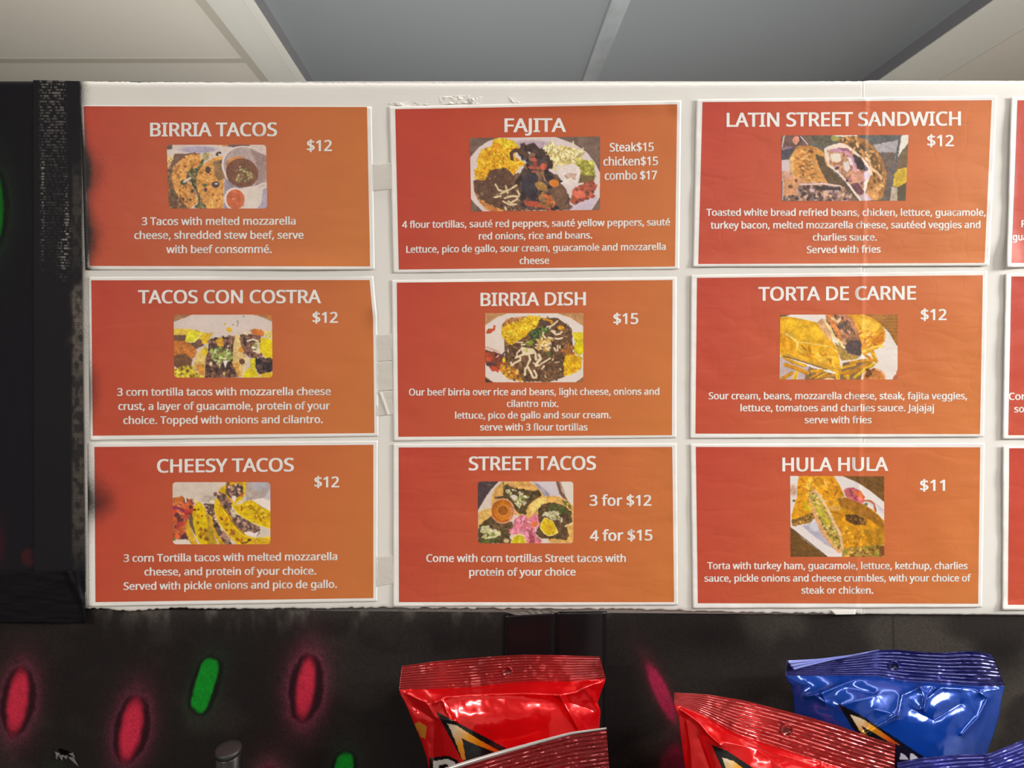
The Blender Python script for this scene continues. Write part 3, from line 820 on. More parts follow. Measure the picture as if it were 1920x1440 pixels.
s384;354,153 341,181 321,205 294,224 261,240 223,255 186,270 158,283 138,294 127,304 120,315 118,327 123,344 137,357 161,367 197,370 227,368 256,362 284,354 321,340 352,415 312,431 278,440 241,446 202,448 134,440 80,417 53,392 36,361 31,324 35,289 49,261 70,238 98,219 131,203 170,186 207,171 234,158 252,146 263,135 268,125 270,113 265,91 250,75 222,63 178,59 142,62 107,69 74,80 32,99 32,13 65,-2 97,-11 134,-16 177,-18 227,-14 271,-3 308,16 335,43 353,77 358,119
t289;188,64 171,76 159,96 154,127 154,365 279,365 279,440 154,440 154,538 95,538 66,444 3,415 3,365 64,365 64,125 68,76 83,39 105,12 133,-6 165,-15 199,-18 220,-17 242,-14 261,-10 282,-2 282,71 258,65 243,62 227,60 212,60
u496;347,440 347,206 344,162 336,125 321,97 300,77 271,65 230,61 191,67 166,83 150,111 145,154 145,440 53,440 53,148 58,97 72,55 96,22 129,-1 171,-14 220,-18 248,-16 276,-11 302,-2 326,12 348,30 361,47 351,47 361,-10 437,-10 437,440
v407;251,-10 422,440 325,440 231,180 218,141 204,99 197,73 209,73 208,80 203,99 190,140 176,180 82,440 -14,440 156,-10
w630;412,-9 510,-9 635,441 542,441 479,204 467,155 457,110 453,91 452,84 466,84 465,92 460,111 449,152 438,191 362,441 270,441 192,191 183,162 175,130 168,99 164,83 178,83 177,91 173,111 163,157 151,204 90,441 -4,441 119,-9 214,-9 293,239 304,273 312,305 318,333 321,347 308,347 311,333 318,305 326,274 336,240
x424;-5,-10 99,-10 212,154 324,-10 429,-10 266,220 421,440 317,440 212,286 107,440 2,440 158,220
y409;163,-2 142,-55 133,-76 122,-93 109,-107 95,-116 77,-123 56,-125 43,-124 31,-123 -1,-118 -1,-194 32,-200 49,-202 68,-202 108,-198 143,-185 172,-164 196,-135 216,-101 233,-63 423,440 326,440 236,189 214,124 205,94 201,78 213,78 211,88 206,107 194,147 179,189 83,440 -14,440
z377;356,65 132,65 350,374 350,440 35,440 35,365 243,365 21,50 21,-10 356,-10
é452;178,441 129,419 89,384 59,337 40,279 34,212 41,144 61,86 94,41 138,8 191,-12 251,-18 293,-16 329,-11 363,-2 402,13 402,96 356,79 325,70 292,64 255,62 201,71 162,97 137,140 129,191 421,191 421,244 416,301 399,350 372,392 334,422 288,442 234,448;234,370 192,363 161,341 140,305 131,267 327,267 325,290 317,318 304,340 287,356 263,366;357,624 256,624 243,600 231,580 204,537 190,518 176,499 176,476 236,476 254,491 270,506 304,539 334,572 346,588 357,603""".split('\n'):
    ch, rest = row[0], row[1:].split(';')
    GLYPHS[ch] = (int(rest[0]), [[tuple(int(v) for v in p.split(',')) for p in c.split(' ')] for c in rest[1:]])
GT = {}
CAPH = 583.0
BOLD = 14.0


def cross(o, a, b):
    return (a[0] - o[0]) * (b[1] - o[1]) - (a[1] - o[1]) * (b[0] - o[0])


def ear_clip(cs):
    """points and triangles of outlines; outlines lying inside another are its holes"""
    pts = [p for c in cs for p in c]
    start = [sum(len(c) for c in cs[:k]) for k in range(len(cs))]
    rings = [list(range(s, s + len(c))) for s, c in zip(start, cs)]

    def holds(r, p):
        return bool(in_poly(np.array([p[0] + 0.01]), np.array([p[1] + 0.013]), [pts[i] for i in r])[0])
    par = [next((b for b in range(len(rings)) if b != a and holds(rings[b], pts[rings[a][0]])), None) for a in range(len(rings))]
    tris = []
    for a, r in enumerate(rings):
        if par[a] is not None:
            continue
        poly = list(r)
        for h in sorted([rings[b] for b in range(len(rings)) if par[b] == a], key=lambda q: -max(pts[i][0] for i in q)):
            h = h[::-1]
            edges = [(pts[poly[i - 1]], pts[poly[i]]) for i in range(len(poly))] + [(pts[q[i - 1]], pts[q[i]]) for q in rings for i in range(len(q))]
            best = None
            for i, o in enumerate(poly):
                if poly.count(o) > 1:
                    continue
                for j, q in enumerate(h):
                    A, B = pts[o], pts[q]
                    d = (A[0] - B[0]) ** 2 + (A[1] - B[1]) ** 2
                    if best is not None and d >= best[0]:
                        continue
                    if any(cross(A, B, c) * cross(A, B, e) < 0 and cross(c, e, A) * cross(c, e, B) < 0 for c, e in edges):
                        continue
                    best = (d, i, j)
            _, i, j = best
            # a hair-wide slit joins the hole to the outline
            o, q = pts[poly[i]], pts[h[j]]
            l = ((q[0] - o[0]) ** 2 + (q[1] - o[1]) ** 2) ** 0.5
            ex, ey = (q[1] - o[1]) / l * 0.2, -(q[0] - o[0]) / l * 0.2
            pts += [(o[0] + ex, o[1] + ey), (q[0] + ex, q[1] + ey)]
            poly = poly[:i + 1] + h[j:] + h[:j] + [len(pts) - 1, len(pts) - 2] + poly[i + 1:]
        while len(poly) > 3:
            n = len(poly)
            pick, worst = None, -1.0
            for i in range(n):
                ia, ib, ic = poly[i - 1], poly[i], poly[(i + 1) % n]
                A, B, C = pts[ia], pts[ib], pts[ic]
                ar = cross(A, B, C)
                if ar < 0:
                    continue
                if any(k not in (ia, ib, ic) and pts[k] not in (A, B, C) and cross(A, B, pts[k]) >= 0 and cross(B, C, pts[k]) >= 0 and cross(C, A, pts[k]) >= 0 for k in poly):
                    continue
                lens = max((A[0] - C[0]) ** 2 + (A[1] - C[1]) ** 2, 1)
                q = ar / lens if ar > 0 else -0.5
                if q > worst:
                    pick, worst = i, q
            if pick is None:
                pick = max(range(n), key=lambda i: cross(pts[poly[i - 1]], pts[poly[i]], pts[poly[(i + 1) % n]]))
            t = (poly[pick - 1], poly[pick], poly[(pick + 1) % n])
            if cross(pts[t[0]], pts[t[1]], pts[t[2]]) > 0:
                tris.append(t)
            poly.pop(pick)
        if cross(pts[poly[0]], pts[poly[1]], pts[poly[2]]) > 0:
            tris.append(tuple(poly))
    return pts, tris


def glyph_tris(ch):
    if ch not in GT:
        p, t = ear_clip(GLYPHS[ch][1])
        GT[ch] = (np.array(p, float), t)
    return GT[ch]


def text_px(txt, x0, x1, y0, y1, cap):
    """points (in photo pixels) and triangles of a line set from x0 to x1 on a baseline running y0 to y1"""
    pos, w = [], 0.0
    for ch in txt:
        pos.append(w)
        w += 209 if ch == ' ' else GLYPHS[ch][0]
    first, last = GLYPHS[txt[0]], GLYPHS[txt[-1]]
    lo = min(p[0] for c in first[1] for p in c)
    hi = pos[-1] + max(p[0] for c in last[1] for p in c)
    sx = (x1 - x0) / (hi - lo)
    sy = cap / CAPH
    P, T, n = [], [], 0
    for ch, xo in zip(txt, pos):
        if ch == ' ':
            continue
        pts, tri = glyph_tris(ch)
        for e in (-BOLD, BOLD):         # heavy strokes: the outline laid twice, a little apart
            x = x0 + (pts[:, 0] + xo - lo + e) * sx
            y = y0 + (y1 - y0) * (x - x0) / max(x1 - x0, 1) - pts[:, 1] * sy
            P.append(np.stack([x, y], 1))
            T += [(a + n, b + n, c + n) for a, b, c in tri]
            n += len(pts)
    return np.concatenate(P), T


def split_near(A, T, seam):
    """finer triangles where lettering crosses the fold of the paper"""
    A = [tuple(p) for p in A]
    for _ in range(3):
        out, mid = [], {}

        def m(i, j):
            k = (min(i, j), max(i, j))
            if k not in mid:
                mid[k] = len(A)
                A.append(((A[i][0] + A[j][0]) / 2, (A[i][1] + A[j][1]) / 2))
            return mid[k]
        for a, b, c in T:
            xs_ = [A[i][0] - np.interp(A[i][1], [150, 1150], seam) for i in (a, b, c)]
            if max(xs_) < -16 or min(xs_) > 16:
                out.append((a, b, c))
                continue
            d, e, f = m(a, b), m(b, c), m(c, a)
            out += [(a, d, f), (d, b, e), (f, e, c), (d, e, f)]
        T = out
    return np.array(A), T


# ------------------------------------------------------------------ printed food pictures
class Print:
    """a small printed picture, painted in the coordinates of a close look at it (ox, oy, scale)"""
    def __init__(self, quad, ox, oy, sc, bg, radius=0.0, step=1.0):
        self.q = np.asarray(quad, float)
        w = np.hypot(*(self.q[1] - self.q[0]))
        h = np.hypot(*(self.q[3] - self.q[0]))
        self.nx, self.ny = int(w / step) + 1, int(h / step) + 1
        u, v = np.meshgrid((np.arange(self.nx * 2 - 1)) / (2 * self.nx - 2.0), (np.arange(self.ny * 2 - 1)) / (2 * self.ny - 2.0))
        self.u, self.v = u, v
        self.PX, self.PY = self.at(u, v)
        self.sc = sc
        self.X, self.Y = (self.PX - ox) * sc, (self.PY - oy) * sc
        self.C = np.ones(u.shape + (3,)) * np.array(bg, float)
        self.radius = radius
        self.wh = (w, h)
        self.k = 0

    def at(self, u, v):
        q = self.q
        P = q[0] * ((1 - u) * (1 - v))[..., None] + q[1] * (u * (1 - v))[..., None] + q[2] * (u * v)[..., None] + q[3] * ((1 - u) * v)[..., None]
        return P[..., 0], P[..., 1]

    def fill(self, m, col, n=0.12, ns=22.0, a=1.0):
        self.k += 1
        t = 1 + n * 2 * (fbm(self.X / ns, self.Y / ns, self.k, 3) - 0.5) if n else 1.0
        c = np.array(col, float) * (t[..., None] if n else 1.0)
        m = (m * a)[..., None]
        self.C = self.C * (1 - m) + c * m
        return self

    def wob(self, amp):
        self.k += 1
        f = 26.0
        return (self.X + amp * 2 * (fbm(self.X / f, self.Y / f, self.k + 50, 2) - 0.5), self.Y + amp * 2 * (fbm(self.X / f, self.Y / f, self.k + 90, 2) - 0.5))

    def poly(self, pts, col, n=0.12, ns=22.0, a=1.0, wob=10.0):
        X, Y = self.wob(wob)
        return self.fill(in_poly(X, Y, pts).astype(float), col, n, ns, a)

    def ell(self, cx, cy, rx, ry, col, rot=0.0, n=0.08, ns=22.0, a=1.0, wob=3.0, soft=0.0):
        X, Y = self.wob(wob)
        r = math.radians(rot)
        U = ((X - cx) * math.cos(r) + (Y - cy) * math.sin(r)) / rx
        W = (-(X - cx) * math.sin(r) + (Y - cy) * math.cos(r)) / ry
        q = np.hypot(U, W)
        m = sstep(1 + soft, 1 - soft, q) if soft else (q < 1).astype(float)
        return self.fill(m, col, n, ns, a)

    def line(self, pts, w, col, n=0.06, wob=4.0):
        X, Y = self.wob(wob)
        return self.fill((seg_dist(X, Y, pts) < w / 2.0).astype(float), col, n)

    def specks(self, pts, count, smin, smax, cols, el=2.2, seed=1, turn=None):
        """scattered little pieces (grains, herbs, shreds) inside a polygon"""
        r = np.random.RandomState(seed)
        pts = np.asarray(pts, float)
        lo, hi = pts.min(0), pts.max(0)
        done = tries = 0
        while done < count and tries < count * 8:
            tries += 1
            x, y = lo + r.rand(2) * (hi - lo)
            if not in_poly(np.array([x]), np.array([y]), pts)[0]:
                continue
            done += 1
            s = smin + (smax - smin) * r.rand()
            t = (r.rand() * math.pi) if turn is None else math.radians(turn + 30 * r.randn())
            c = np.array(cols[r.randint(len(cols))], float) * (0.88 + 0.24 * r.rand())
            # only the window around the piece
            ux = (x - self.X[0, 0]) / (self.X[0, -1] - self.X[0, 0]) * (self.X.shape[1] - 1)
            uy = (y - self.Y[0, 0]) / (self.Y[-1, 0] - self.Y[0, 0]) * (self.Y.shape[0] - 1)
            d = int(s * el / self.sc * 2) + 4
            j0, j1, i0, i1 = max(0, int(uy) - d), int(uy) + d, max(0, int(ux) - d), int(ux) + d
            X, Y = self.X[j0:j1, i0:i1], self.Y[j0:j1, i0:i1]
            if X.size == 0:
                continue
            a = (X - x) * math.cos(t) + (Y - y) * math.sin(t)
            b = -(X - x) * math.sin(t) + (Y - y) * math.cos(t)
            q = np.hypot(a / (s * el), b / s)
            m = np.clip((1.25 - q) / 0.5, 0, 1)[..., None]
            self.C[j0:j1, i0:i1] = self.C[j0:j1, i0:i1] * (1 - m) + c * m
        return self

    def result(self, gain):
        C = self.C
        K = C.copy()
        K[:, 1:-1] = 0.25 * C[:, :-2] + 0.5 * C[:, 1:-1] + 0.25 * C[:, 2:]
        C = K.copy()
        C[1:-1] = 0.25 * K[:-2] + 0.5 * K[1:-1] + 0.25 * K[2:]
        w = np.clip((196 - C.min(-1)) / 60.0, 0.08, 1)
        C = C * (1 + w * (0.22 * (fbm(self.PX / 2.6, self.PY / 2.6, 77, 2) - 0.5) + 0.26 * (fbm(self.PX / 9.0, self.PY / 9.0, 78, 2) - 0.5)))[..., None]
        C = np.clip(C[::2, ::2], 0, 255)
        return np.clip(lin(C) * gain, 0.004, 0.85)


def pic_birria_tacos():
    p = Print([(312.5, 271.5), (499, 271.5), (501, 391), (317, 391)], 300, 260, 8.727, (196, 180, 172), 6.5)
    p.poly([(100, 90), (195, 100), (195, 170), (100, 185)], (98, 85, 80))
    p.poly([(930, 90), (1130, 90), (1130, 128), (950, 120)], (190, 130, 80)).poly([(1120, 90), (1470, 90), (1460, 125), (1200, 140), (1120, 125)], (95, 80, 85))
    p.poly([(100, 200), (320, 130), (700, 98), (1000, 112), (1180, 150), (1080, 280), (120, 320)], (203, 190, 182), 0.03)
    p.ell(620, 178, 300, 52, (162, 152, 172), n=0.03, soft=0.35)
    p.poly([(100, 300), (280, 280), (330, 370), (200, 470), (100, 540)], (205, 168, 118)).specks([(100, 300), (300, 280), (320, 370), (120, 520)], 60, 8, 14, [(222, 190, 140), (160, 115, 75)], seed=2)
    p.poly([(100, 500), (210, 470), (210, 720), (300, 930), (480, 1160), (100, 1160)], (122, 84, 62)).specks([(110, 520), (210, 500), (230, 800), (420, 1150), (120, 1150)], 120, 8, 18, [(90, 60, 48), (150, 105, 75), (85, 85, 60)], seed=3)
    p.poly([(245, 242), (420, 250), (560, 225), (670, 250), (330, 360), (180, 500), (170, 440)], (112, 84, 72))
    t1 = [(330, 350), (420, 290), (560, 245), (665, 262), (672, 330), (668, 440), (600, 490), (500, 500), (440, 560), (430, 640), (520, 760), (580, 880), (600, 960), (640, 1030), (560, 1090), (480, 1150), (330, 980), (240, 850), (203, 700), (195, 600), (220, 480)]
    p.poly(t1, (204, 146, 78), 0.16, 60).specks(t1, 110, 7, 20, [(150, 88, 45), (176, 112, 60), (222, 168, 98)], 1.5, 4)
    t2 = [(620, 540), (700, 430), (850, 320), (980, 285), (1040, 300), (1045, 700), (1030, 1160), (790, 1160), (680, 1000), (620, 860), (595, 730)]
    g = [(480, 500), (620, 480), (660, 380), (720, 330), (700, 430), (600, 640), (600, 800), (640, 900), (700, 1040), (780, 1090), (760, 1160), (560, 1130), (640, 1030), (590, 880), (540, 760), (430, 640), (440, 560)]
    p.poly(g, (88, 82, 56)).specks(g, 110, 8, 16, [(62, 70, 45), (118, 112, 78), (150, 130, 90)], seed=5)
    p.poly(t2, (206, 148, 78), 0.16, 60).specks(t2, 80, 7, 18, [(150, 88, 45), (176, 112, 60), (224, 172, 98)], 1.5, 6)
    p.poly([(870, 380), (1040, 330), (1065, 650), (960, 690), (890, 560)], (128, 102, 76), a=0.85)
    for e in ((785, 512, 46, 56), (910, 752, 66, 50), (530, 855, 26, 32), (745, 835, 26, 32), (380, 988, 20, 26), (495, 1000, 20, 20), (1000, 380, 20, 26)):
        p.ell(*e, (78, 60, 62))
    p.ell(922, 738, 30, 15, (205, 195, 190)).ell(735, 762, 45, 28, (90, 90, 60)).ell(390, 720, 60, 45, (84, 84, 60)).line([(395, 705), (440, 680), (490, 645)], 36, (206, 190, 184))
    p.ell(745, 290, 56, 66, (166, 152, 112)).line([(770, 230), (860, 285)], 22, (196, 176, 110)).ell(955, 245, 50, 30, (66, 52, 55), -30).ell(968, 258, 16, 14, (205, 195, 190))
    p.poly([(1060, 640), (1400, 800), (1400, 1160), (1040, 1160)], (150, 138, 148)).poly([(1180, 820), (1760, 780), (1760, 1160), (1200, 1160)], (205, 194, 184), 0.03)
    p.poly([(1690, 830), (1760, 800), (1760, 1160), (1570, 1160), (1660, 1050)], (166, 154, 172), 0.03)
    p.ell(1402, 465, 402, 338, (214, 198, 194), 22, 0.02).ell(1410, 462, 378, 316, (168, 150, 148), 22, 0.05)
    p.poly([(1480, 180), (1760, 280), (1760, 700), (1560, 760), (1620, 560), (1560, 380)], (138, 116, 112), 0.06, a=0.8)
    p.ell(1290, 470, 210, 180, (190, 128, 76), 15).ell(1345, 560, 268, 236, (114, 76, 60), 15, 0.15)
    p.specks([(1230, 520), (1400, 470), (1540, 600), (1450, 720), (1250, 700)], 70, 9, 17, [(140, 128, 84), (112, 98, 64), (165, 150, 105)], 1.4, 7).ell(1310, 462, 22, 9, (215, 190, 170), -30)
    p.ell(1225, 985, 176, 184, (218, 202, 196), n=0.02).ell(1235, 992, 150, 162, (186, 96, 62), n=0.08).poly([(1300, 840), (1390, 940), (1380, 1100), (1330, 1150)], (204, 120, 84), a=0.5).ell(1195, 985, 12, 12, (225, 150, 120))
    return p


def pic_costra():
    p = Print([(325.5, 590), (510, 590), (511, 708), (327, 708)], 310, 580, 8.727, (206, 190, 182), 6.0)
    p.poly([(120, 80), (440, 85), (290, 145), (120, 215)], (150, 106, 72)).poly([(1420, 85), (1760, 80), (1760, 215), (1620, 140)], (178, 118, 68))
    p.ell(940, 230, 700, 120, (208, 194, 188), n=0.02, soft=0.4)
    p.poly([(120, 320), (330, 315), (520, 340), (700, 400), (720, 480), (600, 560), (120, 560)], (214, 182, 72)).poly([(130, 420), (340, 420), (600, 500), (640, 590), (480, 660), (130, 520)], (112, 82, 66))
    p.poly([(360, 360), (480, 350), (600, 390), (560, 470), (480, 530), (400, 550), (325, 515)], (214, 204, 50), wob=3).line([(330, 520), (400, 545), (480, 530), (585, 400)], 16, (226, 216, 150))
    p.poly([(590, 410), (680, 400), (720, 480), (680, 570), (600, 560)], (222, 182, 40))
    p.poly([(120, 520), (300, 510), (420, 570), (520, 680), (480, 780), (400, 840), (120, 800)], (184, 112, 52), 0.2).poly([(130, 760), (330, 730), (450, 830), (400, 960), (260, 1000), (140, 920)], (112, 78, 56), 0.2)
    p.poly([(140, 960), (260, 1000), (440, 930), (560, 1000), (640, 1120), (130, 1120)], (214, 190, 54), 0.25).specks([(140, 960), (440, 940), (620, 1110), (140, 1110)], 60, 8, 18, [(170, 150, 40), (236, 214, 70), (120, 90, 40)], seed=3)
    m = [(720, 490), (860, 470), (1000, 450), (1150, 430), (1130, 700), (1100, 880), (1200, 1110), (640, 1120), (660, 800), (700, 640)]
    p.poly(m, (96, 70, 62), 0.3).specks(m, 170, 12, 28, [(70, 52, 50), (130, 92, 76), (152, 112, 90), (58, 46, 44)], 1.5, 4)
    p.poly([(820, 500), (940, 450), (950, 620), (860, 600)], (214, 160, 52)).poly([(680, 400), (790, 380), (760, 440), (720, 470)], (204, 168, 60))
    gg = [(730, 660), (960, 620), (1100, 700), (1080, 840), (860, 900), (760, 800)]
    p.specks(gg, 90, 9, 22, [(126, 142, 62), (96, 112, 52), (164, 178, 100), (196, 196, 150)], 2.0, 5)
    p.poly([(940, 840), (1030, 835), (980, 960)], (224, 210, 204), wob=2).ell(745, 890, 28, 34, (214, 196, 170)).poly([(1000, 660), (1040, 650), (990, 720)], (220, 205, 180)).poly([(870, 890), (915, 900), (880, 970)], (214, 196, 160)).poly([(940, 1030), (985, 1040), (960, 1080)], (226, 214, 120)).poly([(1010, 590), (1050, 600), (1020, 640)], (215, 200, 170))
    p.poly([(660, 580), (700, 680), (660, 800), (650, 900), (640, 1120), (450, 1000), (470, 860), (540, 700)], (214, 186, 110), 0.1, wob=6).poly([(480, 900), (640, 900), (640, 1100), (560, 1060)], (204, 142, 66), 0.2).ell(645, 700, 50, 70, (216, 184, 50), 30)
    p.poly([(1150, 430), (1220, 400), (1230, 560), (1280, 640), (1330, 800), (1300, 960), (1260, 1110), (1190, 1100), (1100, 880), (1110, 700), (1115, 560)], (220, 190, 128), 0.1, wob=6).ell(1235, 660, 40, 45, (208, 140, 50)).ell(1255, 855, 48, 46, (108, 72, 58)).poly([(1080, 870), (1200, 870), (1240, 1100), (1190, 1100)], (212, 160, 80), 0.2)
    m2 = [(1230, 420), (1560, 400), (1580, 600), (1580, 760), (1480, 800), (1380, 790), (1290, 700), (1240, 560)]
    p.poly(m2, (98, 70, 62), 0.3).specks(m2, 110, 12, 26, [(66, 50, 50), (128, 90, 74), (150, 106, 84)], 1.5, 8)
    p.poly([(1380, 340), (1480, 315), (1640, 360), (1600, 440), (1440, 420)], (196, 116, 52)).poly([(1600, 360), (1760, 350), (1760, 480), (1640, 450)], (206, 190, 110)).line([(1340, 520), (1430, 490), (1510, 520)], 26, (220, 204, 180)).line([(1290, 380), (1340, 410)], 26, (222, 200, 140))
    p.specks([(1430, 560), (1560, 540), (1560, 720), (1440, 700)], 22, 12, 24, [(222, 208, 190), (200, 186, 150), (150, 150, 90)], 1.9, 9)
    p.poly([(1560, 470), (1680, 470), (1760, 520), (1760, 800), (1640, 800), (1540, 660)], (222, 196, 24), 0.08)
    m3 = [(1480, 800), (1760, 810), (1760, 1000), (1640, 1080), (1540, 1060), (1460, 920)]
    p.poly(m3, (62, 50, 54), 0.3).specks(m3, 60, 12, 24, [(44, 38, 44), (96, 72, 66)], 1.4, 10)
    p.poly([(1370, 810), (1470, 800), (1480, 1000), (1400, 960)], (206, 190, 46), 0.2).poly([(1370, 950), (1480, 1000), (1540, 1110), (1270, 1120), (1290, 1040)], (224, 202, 30), 0.06, wob=3).poly([(1560, 1060), (1760, 1020), (1760, 1120), (1560, 1120)], (214, 176, 44))
    p.poly([(980, 320), (1080, 280), (1090, 360), (1050, 385)], (214, 170, 40), wob=2).ell(970, 240, 22, 18, (190, 175, 80)).line([(1175, 180), (1190, 230), (1170, 285)], 10, (110, 100, 80)).ell(1280, 118, 20, 8, (130, 120, 112), -30).ell(1108, 255, 16, 10, (130, 130, 70))
    return p


def pic_cheesy():
    p = Print([(323.5, 904), (507, 904), (507, 1020.5), (324, 1020.5)], 310, 890, 8.727, (204, 190, 178), 6.5)
    p.poly([(1310, 110), (1730, 110), (1730, 420), (1560, 400), (1320, 420)], (172, 158, 150), 0.04).poly([(1690, 250), (1730, 240), (1730, 420), (1610, 400)], (192, 186, 194), 0.03).ell(1560, 180, 160, 80, (168, 164, 172), n=0.03, soft=0.5).ell(720, 400, 120, 60, (176, 164, 150), soft=0.5)
    p.poly([(1420, 410), (1580, 380), (1730, 430), (1730, 600), (1480, 460)], (224, 212, 204), 0.02)
    sal = [(115, 380), (280, 370), (460, 420), (460, 560), (380, 700), (330, 900), (360, 1060), (115, 1060)]
    p.poly(sal, (186, 96, 62), 0.3).specks(sal, 60, 20, 42, [(206, 96, 50), (180, 60, 50), (150, 70, 70), (214, 130, 80), (96, 50, 56)], 1.3, 2)
    p.ell(225, 420, 80, 55, (204, 112, 50)).line([(125, 540), (230, 550), (300, 600)], 36, (132, 50, 92)).ell(480, 430, 36, 34, (218, 196, 140)).line([(320, 360), (340, 440)], 30, (214, 196, 176)).poly([(220, 1060), (330, 930), (380, 1060), (300, 1080)], (90, 52, 56))
    p.poly([(115, 1085), (220, 1060), (340, 1055), (430, 1150), (115, 1150)], (216, 204, 192), 0.03).ell(140, 1060, 26, 22, (110, 120, 60))
    meat = [(100, 80, 74), (70, 56, 52), (150, 112, 96), (190, 150, 134), (120, 90, 78)]
    # filling behind and between the folded tortillas
    f = [(640, 480), (800, 480), (830, 700), (900, 900), (1100, 1140), (900, 1140), (740, 860), (690, 640)]
    p.poly(f, (84, 66, 58), 0.3).specks(f, 60, 14, 28, meat, 1.3, 4).poly([(800, 720), (850, 700), (860, 740), (820, 750)], (224, 212, 206))
    p.poly([(920, 900), (980, 930), (1060, 1080), (1020, 1110), (930, 1000)], (176, 132, 112), 0.2)
    p.poly([(380, 690), (440, 640), (480, 760), (500, 1000), (400, 830)], (110, 82, 66)).poly([(365, 720), (400, 840), (450, 960), (530, 1150), (430, 1150), (345, 980), (325, 860)], (204, 158, 40), 0.15)
    p.poly([(540, 435), (620, 500), (650, 560), (690, 720), (720, 860), (790, 1000), (860, 1150), (580, 1150), (500, 1010), (460, 830), (445, 640), (460, 530)], (216, 182, 14), 0.1, 60)
    p.poly([(640, 540), (690, 640), (740, 860), (860, 1150), (700, 1150), (640, 940), (700, 840)], (160, 124, 44), 0.15, a=0.7)
    p.specks([(470, 560), (640, 620), (700, 900), (700, 1100), (540, 1050)], 14, 12, 30, [(176, 120, 24), (120, 82, 36)], 1.3, 5).ell(480, 575, 28, 18, (82, 54, 30)).ell(540, 570, 20, 18, (120, 84, 24))
    p.poly([(705, 640), (760, 680), (800, 860), (850, 960), (980, 1150), (900, 1150), (800, 1000), (730, 840)], (206, 160, 36), 0.12)
    f2 = [(840, 380), (900, 300), (1000, 320), (1080, 420), (1100, 480), (1060, 600), (1280, 700), (1560, 900), (1500, 1000), (1330, 960), (1180, 860), (1060, 700), (960, 560)]
    p.poly(f2, (92, 74, 66), 0.3).specks(f2, 110, 15, 30, meat, 1.3, 7).poly([(1280, 950), (1380, 920), (1460, 960), (1550, 920), (1480, 1020), (1400, 1040), (1330, 1000)], (226, 212, 206), 0.04).poly([(1060, 560), (1140, 620), (1150, 700), (1080, 680)], (200, 176, 156), 0.15).ell(1030, 400, 85, 40, (176, 120, 104), 38)
    p.poly([(860, 390), (960, 560), (1050, 660), (1150, 860), (1350, 1000), (1500, 1040), (1730, 1020), (1730, 1150), (1180, 1150), (1020, 980), (900, 820), (830, 700), (800, 560), (800, 400)], (214, 172, 18), 0.14, 60)
    p.line([(830, 390), (880, 480), (980, 620), (1040, 680), (1130, 860), (1300, 1010), (1450, 1040), (1730, 1020)], 14, (232, 200, 60)).line([(900, 500), (1000, 600), (1060, 720), (1150, 850), (1280, 960)], 26, (168, 122, 30))
    p.specks([(840, 500), (1000, 700), (1150, 960), (1300, 1100), (1100, 1100), (900, 800)], 16, 12, 30, [(168, 110, 24), (150, 90, 40)], 1.4, 8)
    p.line([(800, 400), (820, 640), (900, 840), (1060, 1010), (1240, 1150)], 12, (236, 204, 70)).line([(1250, 1120), (1330, 1110), (1390, 1060)], 26, (110, 70, 36))
    f3 = [(1040, 120), (1260, 130), (1270, 300), (1200, 360), (1120, 400), (1000, 330), (1010, 200)]
    p.poly([(860, 280), (930, 200), (990, 160), (1010, 110), (1320, 110), (1310, 300), (1240, 420), (1100, 480), (1000, 330)], (214, 170, 16), 0.12).poly(f3, (90, 70, 62), 0.3).specks(f3, 36, 14, 26, meat, 1.3, 11)
    p.poly([(1040, 110), (1290, 110), (1270, 200), (1180, 140), (1050, 190)], (206, 156, 20), 0.1).line([(1010, 120), (1000, 300)], 30, (120, 84, 70)).poly([(1090, 340), (1160, 350), (1150, 420), (1120, 470), (1090, 400)], (222, 210, 208), 0.03).line([(1290, 130), (1300, 310), (1230, 410), (1090, 500)], 26, (230, 192, 30)).poly([(1210, 320), (1290, 290), (1260, 370)], (170, 80, 46))
    p.ell(820, 320, 32, 36, (130, 92, 80)).specks([(840, 290), (960, 320), (1060, 460), (1000, 560), (880, 400)], 20, 15, 26, meat, 1.3, 12)
    p.poly([(1095, 510), (1230, 480), (1330, 430), (1440, 430), (1560, 520), (1730, 600), (1730, 880), (1560, 830), (1360, 740), (1240, 680), (1150, 600)], (208, 172, 18), 0.12, 60)
    p.line([(1095, 515), (1160, 610), (1280, 700), (1460, 800), (1730, 885)], 14, (234, 202, 50)).specks([(1180, 520), (1400, 460), (1700, 640), (1700, 780), (1400, 700)], 36, 9, 20, [(150, 104, 26), (176, 134, 24), (226, 196, 60)], 2.0, 13)
    p.poly([(1360, 1060), (1730, 1030), (1730, 1150), (1380, 1150)], (206, 164, 36), 0.15).ell(1375, 1068, 26, 20, (80, 52, 30)).ell(770, 445, 46, 36, (216, 202, 180))
    return p


